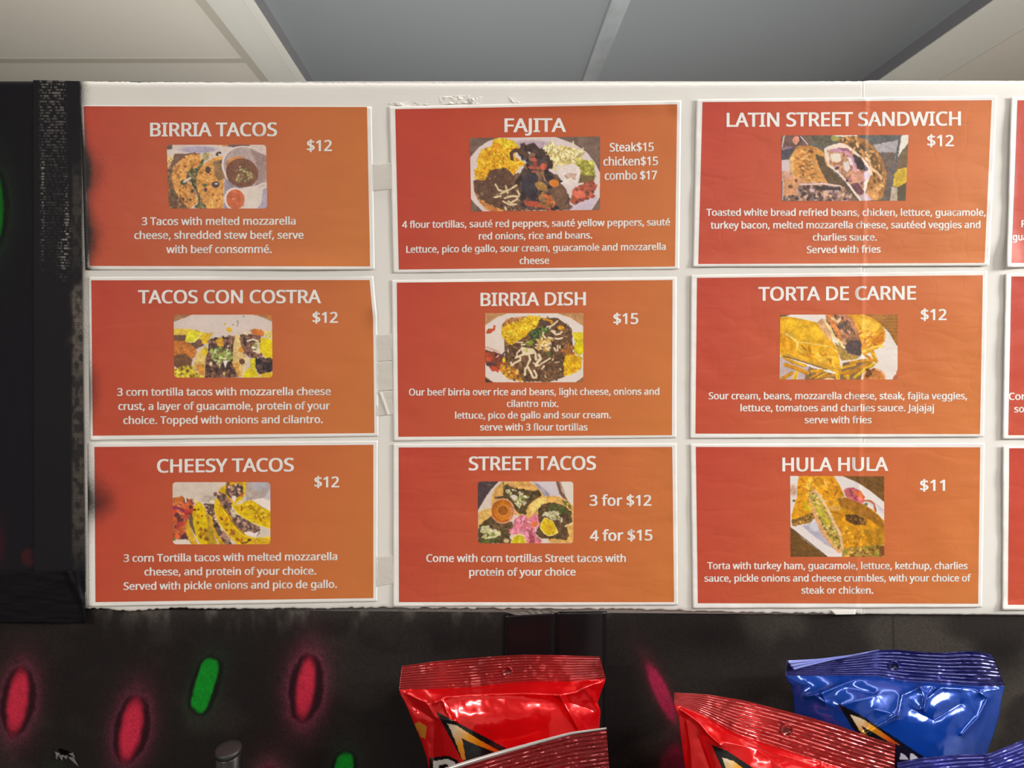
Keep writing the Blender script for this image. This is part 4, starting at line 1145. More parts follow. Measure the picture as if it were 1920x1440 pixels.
def pic_fajita():
    p = Print([(881, 258.8), (1125, 256), (1125, 393.4), (883.5, 396.6)], 870, 245, 7.11, (112, 92, 82))
    p.poly([(80, 360), (200, 220), (320, 140), (470, 92), (850, 86), (1210, 80), (1460, 170), (1640, 290), (1740, 420), (1815, 560), (1810, 890), (1700, 1060), (1660, 1075), (260, 1085), (150, 980), (85, 900)], (206, 192, 190), 0.03, wob=2)
    p.ell(900, 190, 250, 60, (178, 156, 168), n=0.04, soft=0.4)
    p.poly([(1400, 1000), (1760, 850), (1790, 890), (1690, 1060), (1400, 1070)], (190, 176, 190), 0.03)
    p.poly([(125, 700), (180, 620), (300, 620), (760, 600), (760, 1080), (300, 1060), (180, 920), (130, 800)], (196, 130, 70), 0.1)
    r = [(180, 380), (230, 270), (370, 200), (400, 130), (500, 100), (640, 140), (720, 200), (740, 260), (640, 330), (830, 440), (740, 480), (660, 590), (400, 530), (260, 660), (150, 640), (140, 540), (180, 480)]
    p.poly(r, (214, 158, 36), 0.15).specks(r, 420, 7, 12, [(226, 172, 40), (190, 128, 30), (236, 190, 60), (204, 146, 28)], 2.4, 2)
    p.specks([(400, 130), (500, 100), (640, 140), (720, 200), (560, 220)], 60, 7, 12, [(226, 196, 50), (210, 176, 40)], 2.4, 3)
    b = [(130, 660), (280, 660), (340, 540), (430, 505), (560, 500), (660, 590), (720, 560), (800, 620), (760, 1080), (540, 1070), (330, 1000), (190, 900), (130, 780)]
    p.poly(b, (98, 72, 58), 0.18, 40).specks(b, 60, 8, 16, [(118, 90, 74), (80, 58, 48), (140, 112, 92)], 1.6, 4)
    p.specks([(200, 920), (540, 1070), (330, 1075)], 50, 8, 16, [(206, 140, 80), (176, 110, 60)], 1.8, 5)
    k = [(800, 170), (850, 200), (930, 175), (1000, 250), (1090, 290), (1190, 400), (1200, 480), (1100, 520), (1290, 640), (1300, 740), (1400, 860), (1400, 1060), (760, 1060), (760, 880), (700, 640), (800, 480), (850, 400), (720, 330), (720, 250)]
    p.poly(k, (84, 64, 56), 0.3, 40).specks(k, 170, 14, 34, [(60, 48, 46), (106, 80, 68), (78, 66, 70), (124, 92, 72), (50, 44, 50)], 1.9, 6)
    p.line([(640, 380), (630, 300), (680, 258), (760, 270), (840, 340)], 46, (88, 64, 52)).line([(850, 210), (930, 190), (1000, 270), (1010, 330)], 50, (74, 58, 54)).line([(1010, 290), (1100, 320), (1180, 430)], 56, (70, 56, 52)).line([(800, 180), (770, 260)], 40, (84, 62, 54))
    p.ell(880, 700, 110, 160, (64, 58, 64), 10).ell(1270, 860, 110, 160, (110, 82, 66), -10)
    p.ell(935, 385, 36, 26, (176, 84, 66), 30, wob=8).ell(950, 450, 26, 40, (150, 74, 60), wob=8).ell(905, 490, 50, 22, (170, 82, 64), 10, wob=8).ell(1060, 480, 46, 46, (184, 88, 68), wob=10).ell(985, 500, 40, 16, (160, 84, 62), wob=8).ell(925, 548, 34, 10, (176, 90, 66)).line([(1040, 560), (1080, 660)], 24, (150, 112, 84))
    p.ell(1030, 740, 90, 52, (154, 114, 60), 25).ell(1040, 720, 60, 26, (172, 134, 76), 25).ell(1200, 700, 66, 50, (204, 122, 50), 10).poly([(800, 930), (1000, 950), (1160, 1020), (1160, 1060), (820, 990)], (170, 76, 58)).ell(1150, 960, 70, 50, (196, 112, 60), 20).specks([(1000, 820), (1200, 900), (1240, 1040), (1000, 1000)], 30, 12, 26, [(160, 110, 66), (186, 96, 60), (100, 86, 60)], 1.8, 7).ell(870, 295, 18, 10, (220, 205, 196), 30)
    s = [(1070, 230), (1150, 160), (1220, 200), (1420, 215), (1580, 270), (1560, 350), (1480, 440), (1430, 460), (1230, 460), (1230, 530), (1180, 510), (1190, 420)]
    p.poly(s, (206, 188, 130), 0.12).specks(s, 150, 7, 11, [(228, 212, 160), (186, 164, 96), (236, 224, 184), (172, 150, 90)], 4.0, 8).line([(1455, 145), (1460, 200)], 18, (220, 206, 160)).line([(1585, 230), (1580, 300)], 14, (220, 206, 160)).line([(1200, 440), (1240, 530)], 22, (214, 196, 150))
    ga = [(1490, 440), (1540, 360), (1620, 400), (1720, 410), (1750, 540), (1740, 660), (1560, 640), (1550, 520)]
    p.poly(ga, (150, 146, 58), 0.25).specks(ga, 70, 10, 20, [(172, 168, 76), (128, 122, 50), (190, 184, 100)], 1.5, 9).poly([(1550, 590), (1740, 600), (1720, 700), (1520, 690)], (112, 94, 62))
    p.poly([(1250, 540), (1320, 470), (1440, 440), (1540, 490), (1555, 560), (1520, 680), (1440, 730), (1340, 710), (1290, 640)], (214, 200, 196), 0.08).poly([(1320, 600), (1420, 560), (1500, 580), (1480, 660), (1380, 650)], (182, 150, 134), 0.2, a=0.8).line([(1300, 700), (1420, 640), (1500, 690)], 20, (226, 214, 206))
    sa = [(1480, 760), (1560, 720), (1700, 690), (1780, 720), (1740, 800), (1720, 880), (1600, 930), (1480, 990), (1420, 960), (1440, 860)]
    p.poly(sa, (160, 82, 62), 0.25).specks(sa, 60, 14, 28, [(190, 96, 72), (136, 66, 54), (172, 90, 66), (110, 66, 56)], 1.5, 10).ell(1540, 850, 70, 60, (200, 104, 80))
    for l in ([(420, 715), (460, 790), (520, 810), (590, 790)], [(700, 730), (600, 790), (490, 840)], [(555, 735), (570, 790), (580, 830)], [(405, 890), (490, 870)], [(710, 800), (740, 850), (700, 920), (620, 960)], [(540, 900), (650, 870), (730, 880)], [(520, 940), (620, 990), (690, 980)], [(590, 940), (640, 970)], [(550, 1020), (560, 1050)]):
        p.line(l, 24, (206, 186, 148))
    return p


def pic_birria_dish():
    p = Print([(909.6, 587), (1094, 587), (1093.5, 717), (910, 717)], 900, 580, 9.14, (186, 138, 92))
    p.poly([(80, 1160), (230, 1260), (80, 1260)], (70, 56, 50)).poly([(1640, 1250), (1770, 1160), (1770, 1260)], (140, 94, 62))
    p.poly([(80, 280), (300, 130), (480, 68), (1320, 66), (1560, 150), (1770, 290), (1770, 1150), (1640, 1250), (240, 1252), (80, 1140)], (216, 204, 198), 0.02, wob=2)
    bf = [(380, 500), (480, 180), (700, 140), (1000, 150), (1330, 150), (1570, 330), (1590, 600), (1560, 900), (1440, 1160), (1200, 1240), (760, 1240), (420, 1080), (320, 980), (430, 780)]
    p.poly(bf, (104, 76, 54), 0.25, 40).specks(bf, 420, 8, 15, [(80, 58, 44), (128, 94, 66), (148, 108, 74), (92, 66, 46), (64, 50, 42)], 3.2, 2)
    tp = [(470, 170), (700, 130), (760, 130), (700, 200), (520, 260), (380, 320), (380, 250)]
    p.poly(tp, (150, 96, 50)).specks(tp, 30, 10, 18, [(200, 130, 50), (110, 70, 44), (210, 150, 110)], 2, 3)
    ri = [(370, 320), (480, 260), (700, 180), (820, 115), (1030, 120), (1010, 200), (960, 310), (850, 380), (790, 440), (690, 520), (600, 580), (500, 610), (440, 520), (370, 460)]
    p.poly(ri, (216, 172, 22), 0.15).specks(ri, 320, 8, 13, [(230, 192, 40), (196, 144, 20), (238, 206, 70), (210, 160, 24)], 2.4, 4)
    p.poly([(1040, 140), (1250, 190), (1240, 260), (1100, 200)], (200, 138, 40)).poly([(1000, 180), (1200, 200), (1220, 280), (1040, 260)], (92, 66, 58), 0.3)
    rb = [(1460, 800), (1560, 760), (1620, 780), (1750, 820), (1740, 1010), (1580, 1110), (1440, 1140), (1440, 900)]
    p.poly(rb, (216, 166, 26), 0.2).specks(rb, 110, 8, 14, [(230, 190, 40), (196, 136, 24), (226, 172, 30)], 2.4, 5).specks([(1400, 700), (1600, 560), (1620, 780), (1440, 820)], 40, 9, 15, [(190, 120, 50), (150, 96, 56)], 3, 6)
    p.poly([(1590, 390), (1770, 390), (1770, 560), (1640, 560), (1600, 480)], (216, 192, 40), 0.1).ell(1700, 665, 88, 122, (214, 198, 24), n=0.05).line([(1640, 560), (1615, 660), (1660, 770)], 10, (170, 150, 30))
    p.poly([(80, 470), (200, 410), (350, 420), (410, 520), (425, 640), (400, 740), (300, 760), (160, 700), (80, 640)], (216, 202, 192), 0.03).line([(110, 650), (230, 690), (330, 730)], 30, (206, 164, 146)).line([(120, 400), (150, 350), (240, 350), (250, 290)], 36, (178, 72, 38)).ell(170, 375, 60, 36, (184, 78, 44), -20)
    sa = [(80, 690), (330, 760), (400, 780), (430, 960), (300, 1060), (200, 1040), (80, 900)]
    p.poly(sa, (120, 66, 54), 0.3).specks(sa, 50, 16, 32, [(172, 64, 42), (96, 56, 52), (140, 76, 50), (80, 60, 58)], 1.4, 7).poly([(260, 830), (330, 770), (300, 820)], (220, 180, 170)).ell(240, 1010, 60, 46, (176, 70, 46)).ell(410, 870, 26, 50, (210, 180, 30)).ell(140, 850, 50, 46, (182, 76, 50))
    lw = [(320, 980), (460, 940), (640, 1040), (740, 1220), (500, 1200), (380, 1100)]
    p.poly(lw, (170, 112, 40), 0.3).specks(lw, 50, 12, 24, [(206, 150, 36), (120, 84, 50), (196, 110, 40), (214, 176, 90)], 1.6, 8)
    gr = [(830, 420), (900, 350), (1060, 300), (1180, 300), (1170, 380), (1060, 440), (1040, 580), (960, 560), (880, 480)]
    p.poly(gr, (72, 84, 48), 0.25).specks(gr, 110, 9, 18, [(60, 72, 46), (92, 112, 52), (112, 132, 70), (52, 60, 50)], 1.7, 9).specks([(790, 560), (900, 540), (900, 620), (800, 620)], 20, 8, 16, [(130, 150, 50), (160, 170, 80)], 1.8, 10).specks([(1140, 740), (1220, 740), (1210, 810), (1150, 800)], 12, 8, 16, [(86, 96, 50)], 1.6, 11)
    ch = (226, 204, 172)
    for l, w in (([(1150, 300), (1240, 280), (1330, 200)], 26), ([(1190, 330), (1230, 270)], 20), ([(1230, 370), (1290, 380), (1260, 400), (1300, 430), (1370, 420), (1400, 385)], 34), ([(1290, 500), (1340, 510), (1410, 490)], 30), ([(630, 565), (730, 568)], 24), ([(710, 610), (770, 600)], 26), ([(1080, 400), (1080, 440), (1130, 500)], 28), ([(1330, 620), (1330, 710)], 26), ([(1370, 630), (1370, 670)], 22), ([(1270, 660), (1300, 710)], 30), ([(700, 680), (640, 750), (615, 830)], 24), ([(720, 660), (800, 680), (900, 690), (950, 760), (960, 860)], 40), ([(610, 830), (720, 780), (830, 760)], 36), ([(840, 790), (860, 860), (830, 920)], 36), ([(690, 830), (690, 870), (590, 920), (545, 960), (530, 910)], 34), ([(1010, 780), (1040, 840), (990, 900), (960, 960)], 50), ([(920, 920), (1000, 970), (1070, 920), (1200, 840)], 26), ([(1100, 970), (1060, 1020)], 26), ([(770, 1120), (775, 1010), (820, 990), (870, 1080), (910, 1170), (960, 1170), (970, 1130), (930, 1050)], 36), ([(820, 930), (800, 990)], 26), ([(1260, 840), (1240, 870)], 20), ([(1280, 910), (1360, 900)], 12), ([(1370, 1020), (1390, 1040)], 22), ([(1110, 1130), (1130, 1170)], 16), ([(480, 690), (485, 740)], 18)):
        p.line(l, w, ch)
    p.poly([(700, 640), (880, 680), (920, 760), (800, 800), (720, 760)], (224, 206, 172), 0.08).specks([(980, 500), (1260, 480), (1240, 640), (1100, 720), (960, 660)], 55, 10, 17, [(222, 192, 120), (206, 160, 70), (226, 204, 170)], 2.8, 12).ell(1390, 320, 60, 40, (212, 150, 40), n=0.3).ell(800, 700, 24, 34, (200, 196, 100))
    return p


def pic_street():
    p = Print([(896, 902.7), (1075, 903), (1075, 1018.5), (896.5, 1018.5)], 885, 890, 9.6, (212, 200, 192), 6.0)
    p.poly([(100, 110), (490, 110), (380, 240), (260, 380), (120, 620), (100, 640)], (76, 62, 66), 0.1, wob=2).line([(170, 130), (280, 180), (380, 190)], 10, (110, 94, 92))
    p.poly([(490, 115), (560, 115), (380, 330), (330, 600), (110, 660), (200, 480), (340, 270)], (212, 196, 184), 0.03, wob=2)
    p.poly([(1040, 110), (1530, 110), (1580, 380), (1290, 380), (1160, 200)], (202, 192, 198), 0.04, wob=2).poly([(1090, 120), (1180, 160), (1400, 340), (1400, 390), (1290, 380)], (152, 142, 160), 0.04, a=0.8).line([(1540, 120), (1600, 330), (1690, 440)], 60, (122, 88, 74)).line([(1580, 120), (1650, 300), (1720, 440)], 26, (176, 146, 128))
    p.poly([(1610, 115), (1830, 115), (1830, 560), (1740, 480), (1680, 380)], (216, 204, 192), 0.02, wob=2)
    tort = (214, 164, 92)
    p.poly([(350, 590), (350, 400), (420, 240), (540, 130), (1020, 115), (1160, 210), (1260, 320), (1290, 390), (1100, 760), (860, 740), (700, 700), (400, 700)], tort, 0.12, 60, wob=4)
    meat = [(92, 72, 48), (66, 54, 40), (118, 92, 62), (78, 66, 36)]
    m1 = [(420, 400), (580, 380), (560, 200), (660, 190), (770, 250), (900, 260), (960, 270), (1100, 300), (1190, 270), (1260, 370), (1080, 480), (980, 600), (960, 720), (800, 680), (760, 580), (640, 430), (430, 440)]
    p.poly(m1, (90, 72, 48), 0.3).specks(m1, 150, 12, 24, meat, 1.5, 2).specks([(620, 280), (800, 270), (1000, 400), (960, 560), (800, 580), (700, 450)], 60, 11, 24, [(206, 196, 160), (186, 180, 130), (120, 130, 60), (220, 214, 190)], 1.7, 3).ell(760, 405, 58, 44, (214, 206, 190), 20).line([(790, 520), (850, 590), (870, 540)], 32, (206, 196, 150)).line([(560, 140), (580, 250)], 26, (112, 108, 60))
    p.poly([(110, 680), (240, 620), (340, 600), (420, 800), (300, 860), (110, 960)], (212, 170, 96), 0.12)
    m2 = [(110, 980), (200, 850), (320, 760), (480, 850), (730, 850), (740, 950), (660, 1050), (700, 1230), (110, 1230)]
    p.poly(m2, (92, 74, 50), 0.3).specks(m2, 140, 12, 26, meat, 1.5, 4).specks([(150, 920), (400, 960), (520, 1050), (420, 1160), (200, 1130)], 46, 13, 26, [(206, 196, 160), (180, 176, 120), (132, 142, 60), (214, 206, 180)], 1.9, 5).line([(280, 1140), (400, 1120), (490, 1080)], 34, (206, 198, 156)).line([(170, 950), (300, 930), (310, 1000)], 24, (200, 194, 150)).specks([(130, 1160), (450, 1150), (500, 1225), (130, 1225)], 30, 12, 22, [(96, 104, 48), (70, 76, 40)], 1.6, 6).ell(620, 1190, 56, 36, (206, 176, 130))
    p.poly([(1000, 700), (1040, 560), (1130, 450), (1300, 385), (1500, 380), (1680, 440), (1820, 560), (1830, 1230), (1400, 1230), (1200, 900)], (216, 168, 92), 0.14, 60, wob=4).poly([(1000, 690), (1060, 540), (1180, 430), (1340, 400), (1320, 520), (1160, 640), (1060, 760)], (224, 196, 112), 0.12)
    m3 = [(1200, 650), (1250, 540), (1400, 500), (1560, 520), (1680, 570), (1760, 660), (1810, 860), (1700, 920), (1740, 1100), (1700, 1180), (1500, 1150), (1250, 1150), (1140, 1050), (1210, 900), (1180, 760)]
    p.poly(m3, (92, 70, 48), 0.3).specks(m3, 150, 12, 24, meat + [(110, 78, 64)], 1.5, 7).specks([(1280, 700), (1420, 650), (1660, 700), (1640, 820), (1400, 780)], 40, 13, 26, [(210, 200, 170), (190, 182, 140), (124, 132, 70)], 1.9, 8).specks([(1380, 560), (1560, 560), (1700, 600), (1680, 700), (1400, 640)], 44, 11, 22, [(74, 84, 42), (96, 106, 54), (58, 64, 40)], 1.5, 9).line([(1280, 730), (1370, 700)], 36, (212, 204, 180)).line([(1680, 930), (1810, 870)], 30, (220, 200, 150)).ell(1760, 700, 40, 34, (80, 90, 44)).specks([(1560, 450), (1760, 500), (1800, 640), (1700, 560)], 20, 9, 16, [(110, 104, 54)], 1.6, 10)
    pk = [(760, 800), (880, 730), (960, 740), (1060, 760), (1140, 690), (1200, 760), (1200, 880), (1130, 980), (1160, 1100), (1260, 1200), (1240, 1235), (980, 1235), (940, 1080), (720, 1080), (660, 990), (740, 950)]
    p.poly(pk, (206, 118, 138), 0.15, 40).specks(pk, 60, 12, 22, [(224, 140, 160), (186, 96, 116), (214, 126, 120), (226, 156, 176)], 3.0, 11).ell(1120, 890, 60, 40, (214, 116, 50), -55).poly([(960, 740), (1000, 680), (1080, 640), (1050, 760), (1010, 800)], (220, 170, 90)).specks([(1020, 1080), (1090, 1000), (1120, 1200), (1060, 1220)], 14, 10, 18, [(160, 70, 90)], 2.5, 12)
    p.ell(555, 655, 214, 226, (220, 158, 128), n=0.05).ell(548, 655, 196, 208, (176, 96, 30), n=0.12).ell(560, 640, 170, 180, (190, 112, 30)).ell(558, 645, 108, 106, (204, 140, 66)).ell(558, 645, 92, 90, (152, 86, 24)).poly([(680, 540), (740, 640), (710, 780), (650, 820), (700, 680)], (206, 150, 130), a=0.8).line([(800, 670), (860, 730)], 16, (222, 180, 120))
    p.poly([(1310, 765), (1460, 840), (1500, 920), (1560, 1040), (1460, 1100), (1380, 1110), (1290, 1060), (1220, 960), (1240, 860)], (226, 200, 110), 0.03, wob=3).poly([(1310, 785), (1450, 850), (1490, 930), (1530, 1030), (1440, 1075), (1370, 1085), (1300, 1040), (1240, 950), (1260, 870)], (206, 174, 24), 0.12, wob=3).line([(1310, 790), (1360, 900), (1500, 1040)], 10, (224, 196, 70)).ell(1390, 960, 60, 50, (212, 160, 40))
    p.poly([(690, 1235), (720, 1140), (780, 1080), (870, 1065), (940, 1100), (990, 1235)], (226, 204, 150), 0.03, wob=3).poly([(705, 1235), (735, 1150), (790, 1095), (870, 1085), (930, 1120), (970, 1235)], (190, 176, 30), 0.1, wob=3).line([(870, 1090), (850, 1230)], 12, (214, 200, 90))
    return p


def pic_latin():
    p = Print([(1465, 254), (1703.5, 253), (1698, 376.3), (1466.5, 377)], 1455, 245, 7.385, (96, 92, 86))
    p.poly([(70, 60), (480, 60), (480, 200), (70, 240)], (112, 84, 76)).ell(285, 135, 56, 60, (206, 140, 118)).line([(115, 70), (85, 220)], 18, (206, 190, 190)).line([(340, 80), (440, 190)], 14, (200, 196, 206)).line([(330, 90), (340, 150), (300, 190)], 20, (66, 50, 54)).poly([(70, 230), (240, 220), (180, 270), (80, 270)], (150, 120, 140)).poly([(70, 270), (260, 240), (180, 390), (70, 410)], (82, 76, 84))
    p.poly([(440, 70), (800, 60), (760, 200), (660, 210), (480, 190)], (100, 92, 78), 0.2).ell(820, 105, 60, 40, (150, 150, 80)).poly([(770, 60), (1130, 60), (1130, 85), (860, 85)], (220, 216, 206))
    p.poly([(70, 410), (200, 390), (230, 560), (120, 700), (70, 700)], (200, 182, 186), 0.05)
    p.poly([(1120, 60), (1720, 60), (1700, 130), (1340, 190), (1200, 130)], (92, 92, 92), 0.1).poly([(1340, 195), (1690, 130), (1640, 480), (1520, 560), (1430, 330)], (168, 160, 164), 0.06).poly([(1400, 300), (1660, 300), (1620, 700), (1560, 980), (1480, 980), (1520, 600)], (104, 90, 82), 0.1).line([(1730, 65), (1690, 330), (1640, 600), (1570, 980)], 46, (90, 88, 94))
    p.poly([(1735, 60), (1845, 60), (1830, 180), (1740, 280), (1690, 380)], (222, 216, 206), 0.02).poly([(1690, 390), (1830, 180), (1830, 500), (1660, 560)], (112, 90, 66), 0.1).poly([(1640, 600), (1700, 530), (1830, 500), (1830, 720), (1680, 790), (1620, 760)], (198, 164, 50), 0.12).poly([(1680, 790), (1830, 700), (1830, 980), (1680, 980)], (92, 82, 62), 0.1).poly([(1600, 780), (1680, 790), (1680, 980), (1570, 980)], (176, 160, 140), 0.08)
    # left half
    p.poly([(185, 380), (260, 260), (300, 220), (430, 205), (560, 230), (660, 290), (700, 440), (760, 540), (960, 720), (1100, 960), (700, 760), (300, 700), (230, 640), (190, 520)], (206, 146, 76), 0.18, 50)
    p.poly([(540, 320), (660, 360), (700, 480), (960, 720), (1140, 980), (940, 980), (700, 760), (600, 520)], (96, 78, 58), 0.15).line([(510, 420), (600, 560), (690, 730)], 50, (196, 140, 78)).poly([(190, 380), (250, 320), (240, 640), (200, 540)], (216, 176, 116)).line([(280, 240), (440, 220), (560, 260)], 20, (178, 112, 58)).ell(480, 290, 36, 26, (112, 74, 54)).specks([(290, 280), (480, 300), (520, 700), (300, 660)], 60, 9, 18, [(176, 116, 56), (226, 176, 108), (150, 98, 56)], 2.6, 2, 10)
    p.poly([(100, 640), (300, 640), (460, 720), (330, 760), (280, 900), (100, 900)], (208, 150, 106), 0.12).ell(280, 690, 20, 26, (120, 74, 56)).ell(200, 775, 36, 26, (120, 80, 60)).poly([(80, 560), (180, 550), (240, 640), (90, 680)], (196, 150, 130))
    f = [(320, 740), (640, 720), (940, 790), (1140, 980), (120, 980), (120, 910), (290, 900)]
    p.poly(f, (124, 96, 88), 0.3).specks(f, 120, 12, 26, [(86, 66, 66), (176, 136, 112), (196, 160, 130), (70, 56, 60), (190, 160, 166)], 1.6, 3).poly([(530, 760), (900, 790), (900, 830), (560, 820)], (70, 56, 56)).line([(330, 745), (660, 735), (900, 770)], 22, (222, 190, 180)).line([(100, 700), (90, 960)], 16, (190, 176, 186))
    # right half
    p.poly([(820, 140), (920, 90), (1080, 70), (1250, 120), (1400, 270), (1480, 420), (1530, 600), (1520, 760), (1480, 920), (1400, 975), (1240, 860), (1300, 560), (1180, 360), (960, 190)], (168, 116, 66), 0.2, 40).poly([(1000, 180), (1140, 130), (1240, 250), (1260, 360), (1180, 350), (1060, 240)], (92, 72, 52), 0.2).poly([(1220, 200), (1330, 250), (1440, 420), (1500, 640), (1400, 560), (1280, 400)], (126, 92, 56), 0.2).specks([(860, 120), (1100, 90), (1400, 300), (1500, 700), (1420, 940), (1320, 800)], 90, 10, 22, [(196, 140, 76), (120, 84, 50), (206, 160, 100), (96, 72, 52)], 2.2, 4, 60)
    p.poly([(665, 250), (720, 210), (880, 165), (980, 200), (1080, 270), (1200, 370), (1310, 520), (1330, 580), (1270, 720), (1230, 860), (1340, 960), (1160, 980), (1000, 760), (860, 600), (720, 490), (680, 370)], (226, 208, 194), 0.06, wob=8)
    ins = [(720, 280), (840, 240), (980, 260), (1100, 330), (1220, 460), (1260, 560), (1230, 640), (1200, 860), (1320, 960), (1180, 940), (1040, 760), (880, 570), (760, 470), (740, 360)]
    p.poly(ins, (186, 138, 104), 0.25, 40).specks(ins, 100, 14, 28, [(206, 156, 120), (170, 112, 86), (216, 170, 150), (150, 100, 90), (196, 150, 160)], 1.5, 5)
    p.poly([(750, 320), (880, 310), (910, 420), (780, 430)], (226, 214, 196), 0.03).line([(760, 460), (880, 450), (930, 400)], 22, (176, 120, 70)).line([(760, 275), (860, 265), (980, 300), (1060, 380), (1120, 520)], 36, (186, 134, 160)).poly([(860, 240), (960, 240), (1020, 290), (900, 275)], (150, 96, 120))
    p.poly([(1060, 340), (1100, 330), (1200, 410), (1240, 520), (1200, 550), (1130, 530), (1090, 420)], (62, 52, 52), 0.15).poly([(990, 360), (1040, 380), (1070, 470), (1030, 480)], (226, 214, 216), 0.02).poly([(930, 440), (1000, 420), (1030, 520), (980, 580), (950, 530)], (214, 204, 206), 0.04).ell(1250, 620, 40, 56, (206, 186, 206)).ell(845, 520, 34, 22, (96, 60, 60), -20).ell(985, 690, 18, 22, (80, 56, 60)).ell(1130, 640, 90, 80, (208, 150, 128), n=0.15)
    p.poly([(1030, 740), (1130, 720), (1220, 840), (1160, 900), (1080, 820)], (112, 72, 80), 0.25).poly([(1160, 900), (1240, 860), (1340, 960), (1180, 975)], (200, 176, 186), 0.1).poly([(1240, 860), (1370, 790), (1420, 850), (1400, 960), (1340, 960)], (206, 148, 88), 0.15).line([(1240, 380), (1290, 430), (1320, 520), (1400, 570), (1460, 670)], 20, (222, 190, 160)).ell(1240, 530, 36, 30, (70, 58, 76))
    return p


def pic_torta():
    p = Print([(1463, 590), (1683, 589.5), (1683, 711.5), (1461.5, 711.5)], 1455, 580, 8.0, (226, 218, 212))
    p.poly([(50, 60), (240, 70), (140, 105), (50, 125)], (130, 92, 60)).poly([(1280, 60), (1840, 60), (1840, 560), (1810, 540), (1700, 360), (1520, 190)], (166, 112, 52), 0.15, 14, wob=2)
    for k in range(9):
        p.line([(1380 + k * 20, 92 + k * 46), (1600, 100 + k * 46), (1840, 92 + k * 50)], 8, (136, 88, 38), wob=6)
    p.poly([(1280, 70), (1420, 120), (1540, 200), (1700, 350), (1800, 540), (1830, 620), (1830, 880), (1740, 1060), (1290, 1060), (1290, 700), (1640, 600), (1640, 300)], (222, 214, 208), 0.02, wob=2).poly([(1740, 1060), (1840, 880), (1840, 1060)], (182, 102, 70))
    p.poly([(50, 700), (500, 860), (900, 1000), (900, 1060), (50, 1060)], (190, 172, 172), 0.06)
    p.poly([(500, 860), (960, 1000), (1000, 800), (1450, 740), (1300, 900), (1280, 1060), (420, 1060)], (128, 100, 72), 0.2)
    fr = [(222, 164, 28), (206, 142, 30), (190, 130, 40), (226, 180, 40)]
    for k, (l, w) in enumerate((([(90, 700), (250, 790), (430, 850)], 46), ([(140, 830), (320, 890), (470, 960)], 60), ([(80, 1050), (230, 960)], 60), ([(270, 1060), (310, 950)], 56), ([(540, 930), (700, 920)], 50), ([(520, 1030), (690, 930)], 36), ([(690, 1010), (890, 990)], 46), ([(930, 960), (930, 1060)], 60), ([(1000, 880), (1180, 830)], 44), ([(980, 960), (1090, 930)], 50), ([(1040, 1000), (1230, 900), (1420, 790)], 64), ([(1180, 1020), (1350, 890), (1460, 830)], 50), ([(1450, 650), (1500, 780)], 62), ([(1120, 800), (1300, 770), (1480, 760)], 50), ([(1340, 690), (1410, 730)], 40), ([(1080, 1060), (1080, 1000)], 40), ([(600, 1040), (760, 960)], 40))):
        p.line(l, w, fr[k % 4], 0.12).line([(x, y + w * 0.42) for x, y in l], 8, (150, 104, 40))
    p.poly([(50, 120), (170, 110), (340, 135), (560, 185), (620, 200), (700, 330), (840, 470), (900, 560), (940, 700), (970, 870), (985, 950), (940, 965), (780, 900), (480, 820), (120, 700), (50, 670)], (222, 164, 30), 0.12, 70, wob=5)
    p.poly([(60, 350), (160, 380), (310, 470), (320, 560), (200, 640), (60, 560)], (214, 150, 20), 0.14, 60).poly([(100, 150), (400, 170), (620, 260), (760, 420), (600, 470), (330, 460), (180, 360)], (230, 180, 34), 0.1, 60, a=0.8).line([(150, 370), (240, 430), (320, 490), (320, 590)], 30, (236, 206, 120), wob=8).line([(320, 480), (560, 520), (800, 560), (930, 640)], 22, (226, 190, 90), wob=10).line([(120, 680), (400, 760), (700, 850), (960, 900)], 40, (206, 156, 50), wob=6).line([(110, 700), (420, 790), (760, 900)], 16, (120, 80, 40)).specks([(340, 560), (800, 640), (940, 860), (700, 820), (360, 660)], 40, 10, 26, [(230, 180, 60), (200, 136, 26), (236, 196, 90)], 3.2, 3, 40)
    p.poly([(1000, 70), (1290, 70), (1440, 130), (1580, 230), (1640, 330), (1630, 480), (1560, 570), (1420, 640), (1300, 700), (1250, 480), (1180, 300)], (220, 158, 36), 0.12, 60, wob=5).poly([(1200, 120), (1400, 140), (1560, 260), (1480, 340), (1280, 300)], (228, 180, 60), 0.1, 50).poly([(1420, 480), (1600, 330), (1620, 480), (1480, 560)], (190, 116, 24), 0.2).line([(1290, 640), (1480, 560), (1620, 560)], 26, (236, 204, 100)).specks([(1240, 340), (1480, 380), (1400, 560), (1290, 520)], 26, 12, 24, [(196, 124, 30), (230, 180, 80)], 2.4, 4, -40)
    f = [(740, 75), (1000, 75), (1130, 160), (1220, 340), (1290, 520), (1270, 700), (1130, 680), (1010, 600), (880, 430), (790, 260)]
    p.poly(f, (130, 96, 74), 0.3, 30).specks(f, 90, 14, 26, [(96, 76, 70), (206, 160, 120), (150, 110, 84), (80, 66, 66), (196, 120, 84)], 1.8, 5, 50).poly([(740, 75), (860, 75), (960, 320), (990, 480), (900, 380), (820, 230)], (206, 126, 66), 0.2).line([(840, 130), (930, 190), (960, 140)], 40, (228, 196, 150)).line([(1010, 80), (1130, 170), (1210, 340)], 60, (188, 128, 96)).poly([(900, 230), (1010, 220), (1010, 290), (930, 290)], (90, 78, 70)).poly([(1030, 560), (1100, 480), (1200, 460), (1280, 540), (1260, 690), (1130, 670)], (88, 72, 72), 0.25)
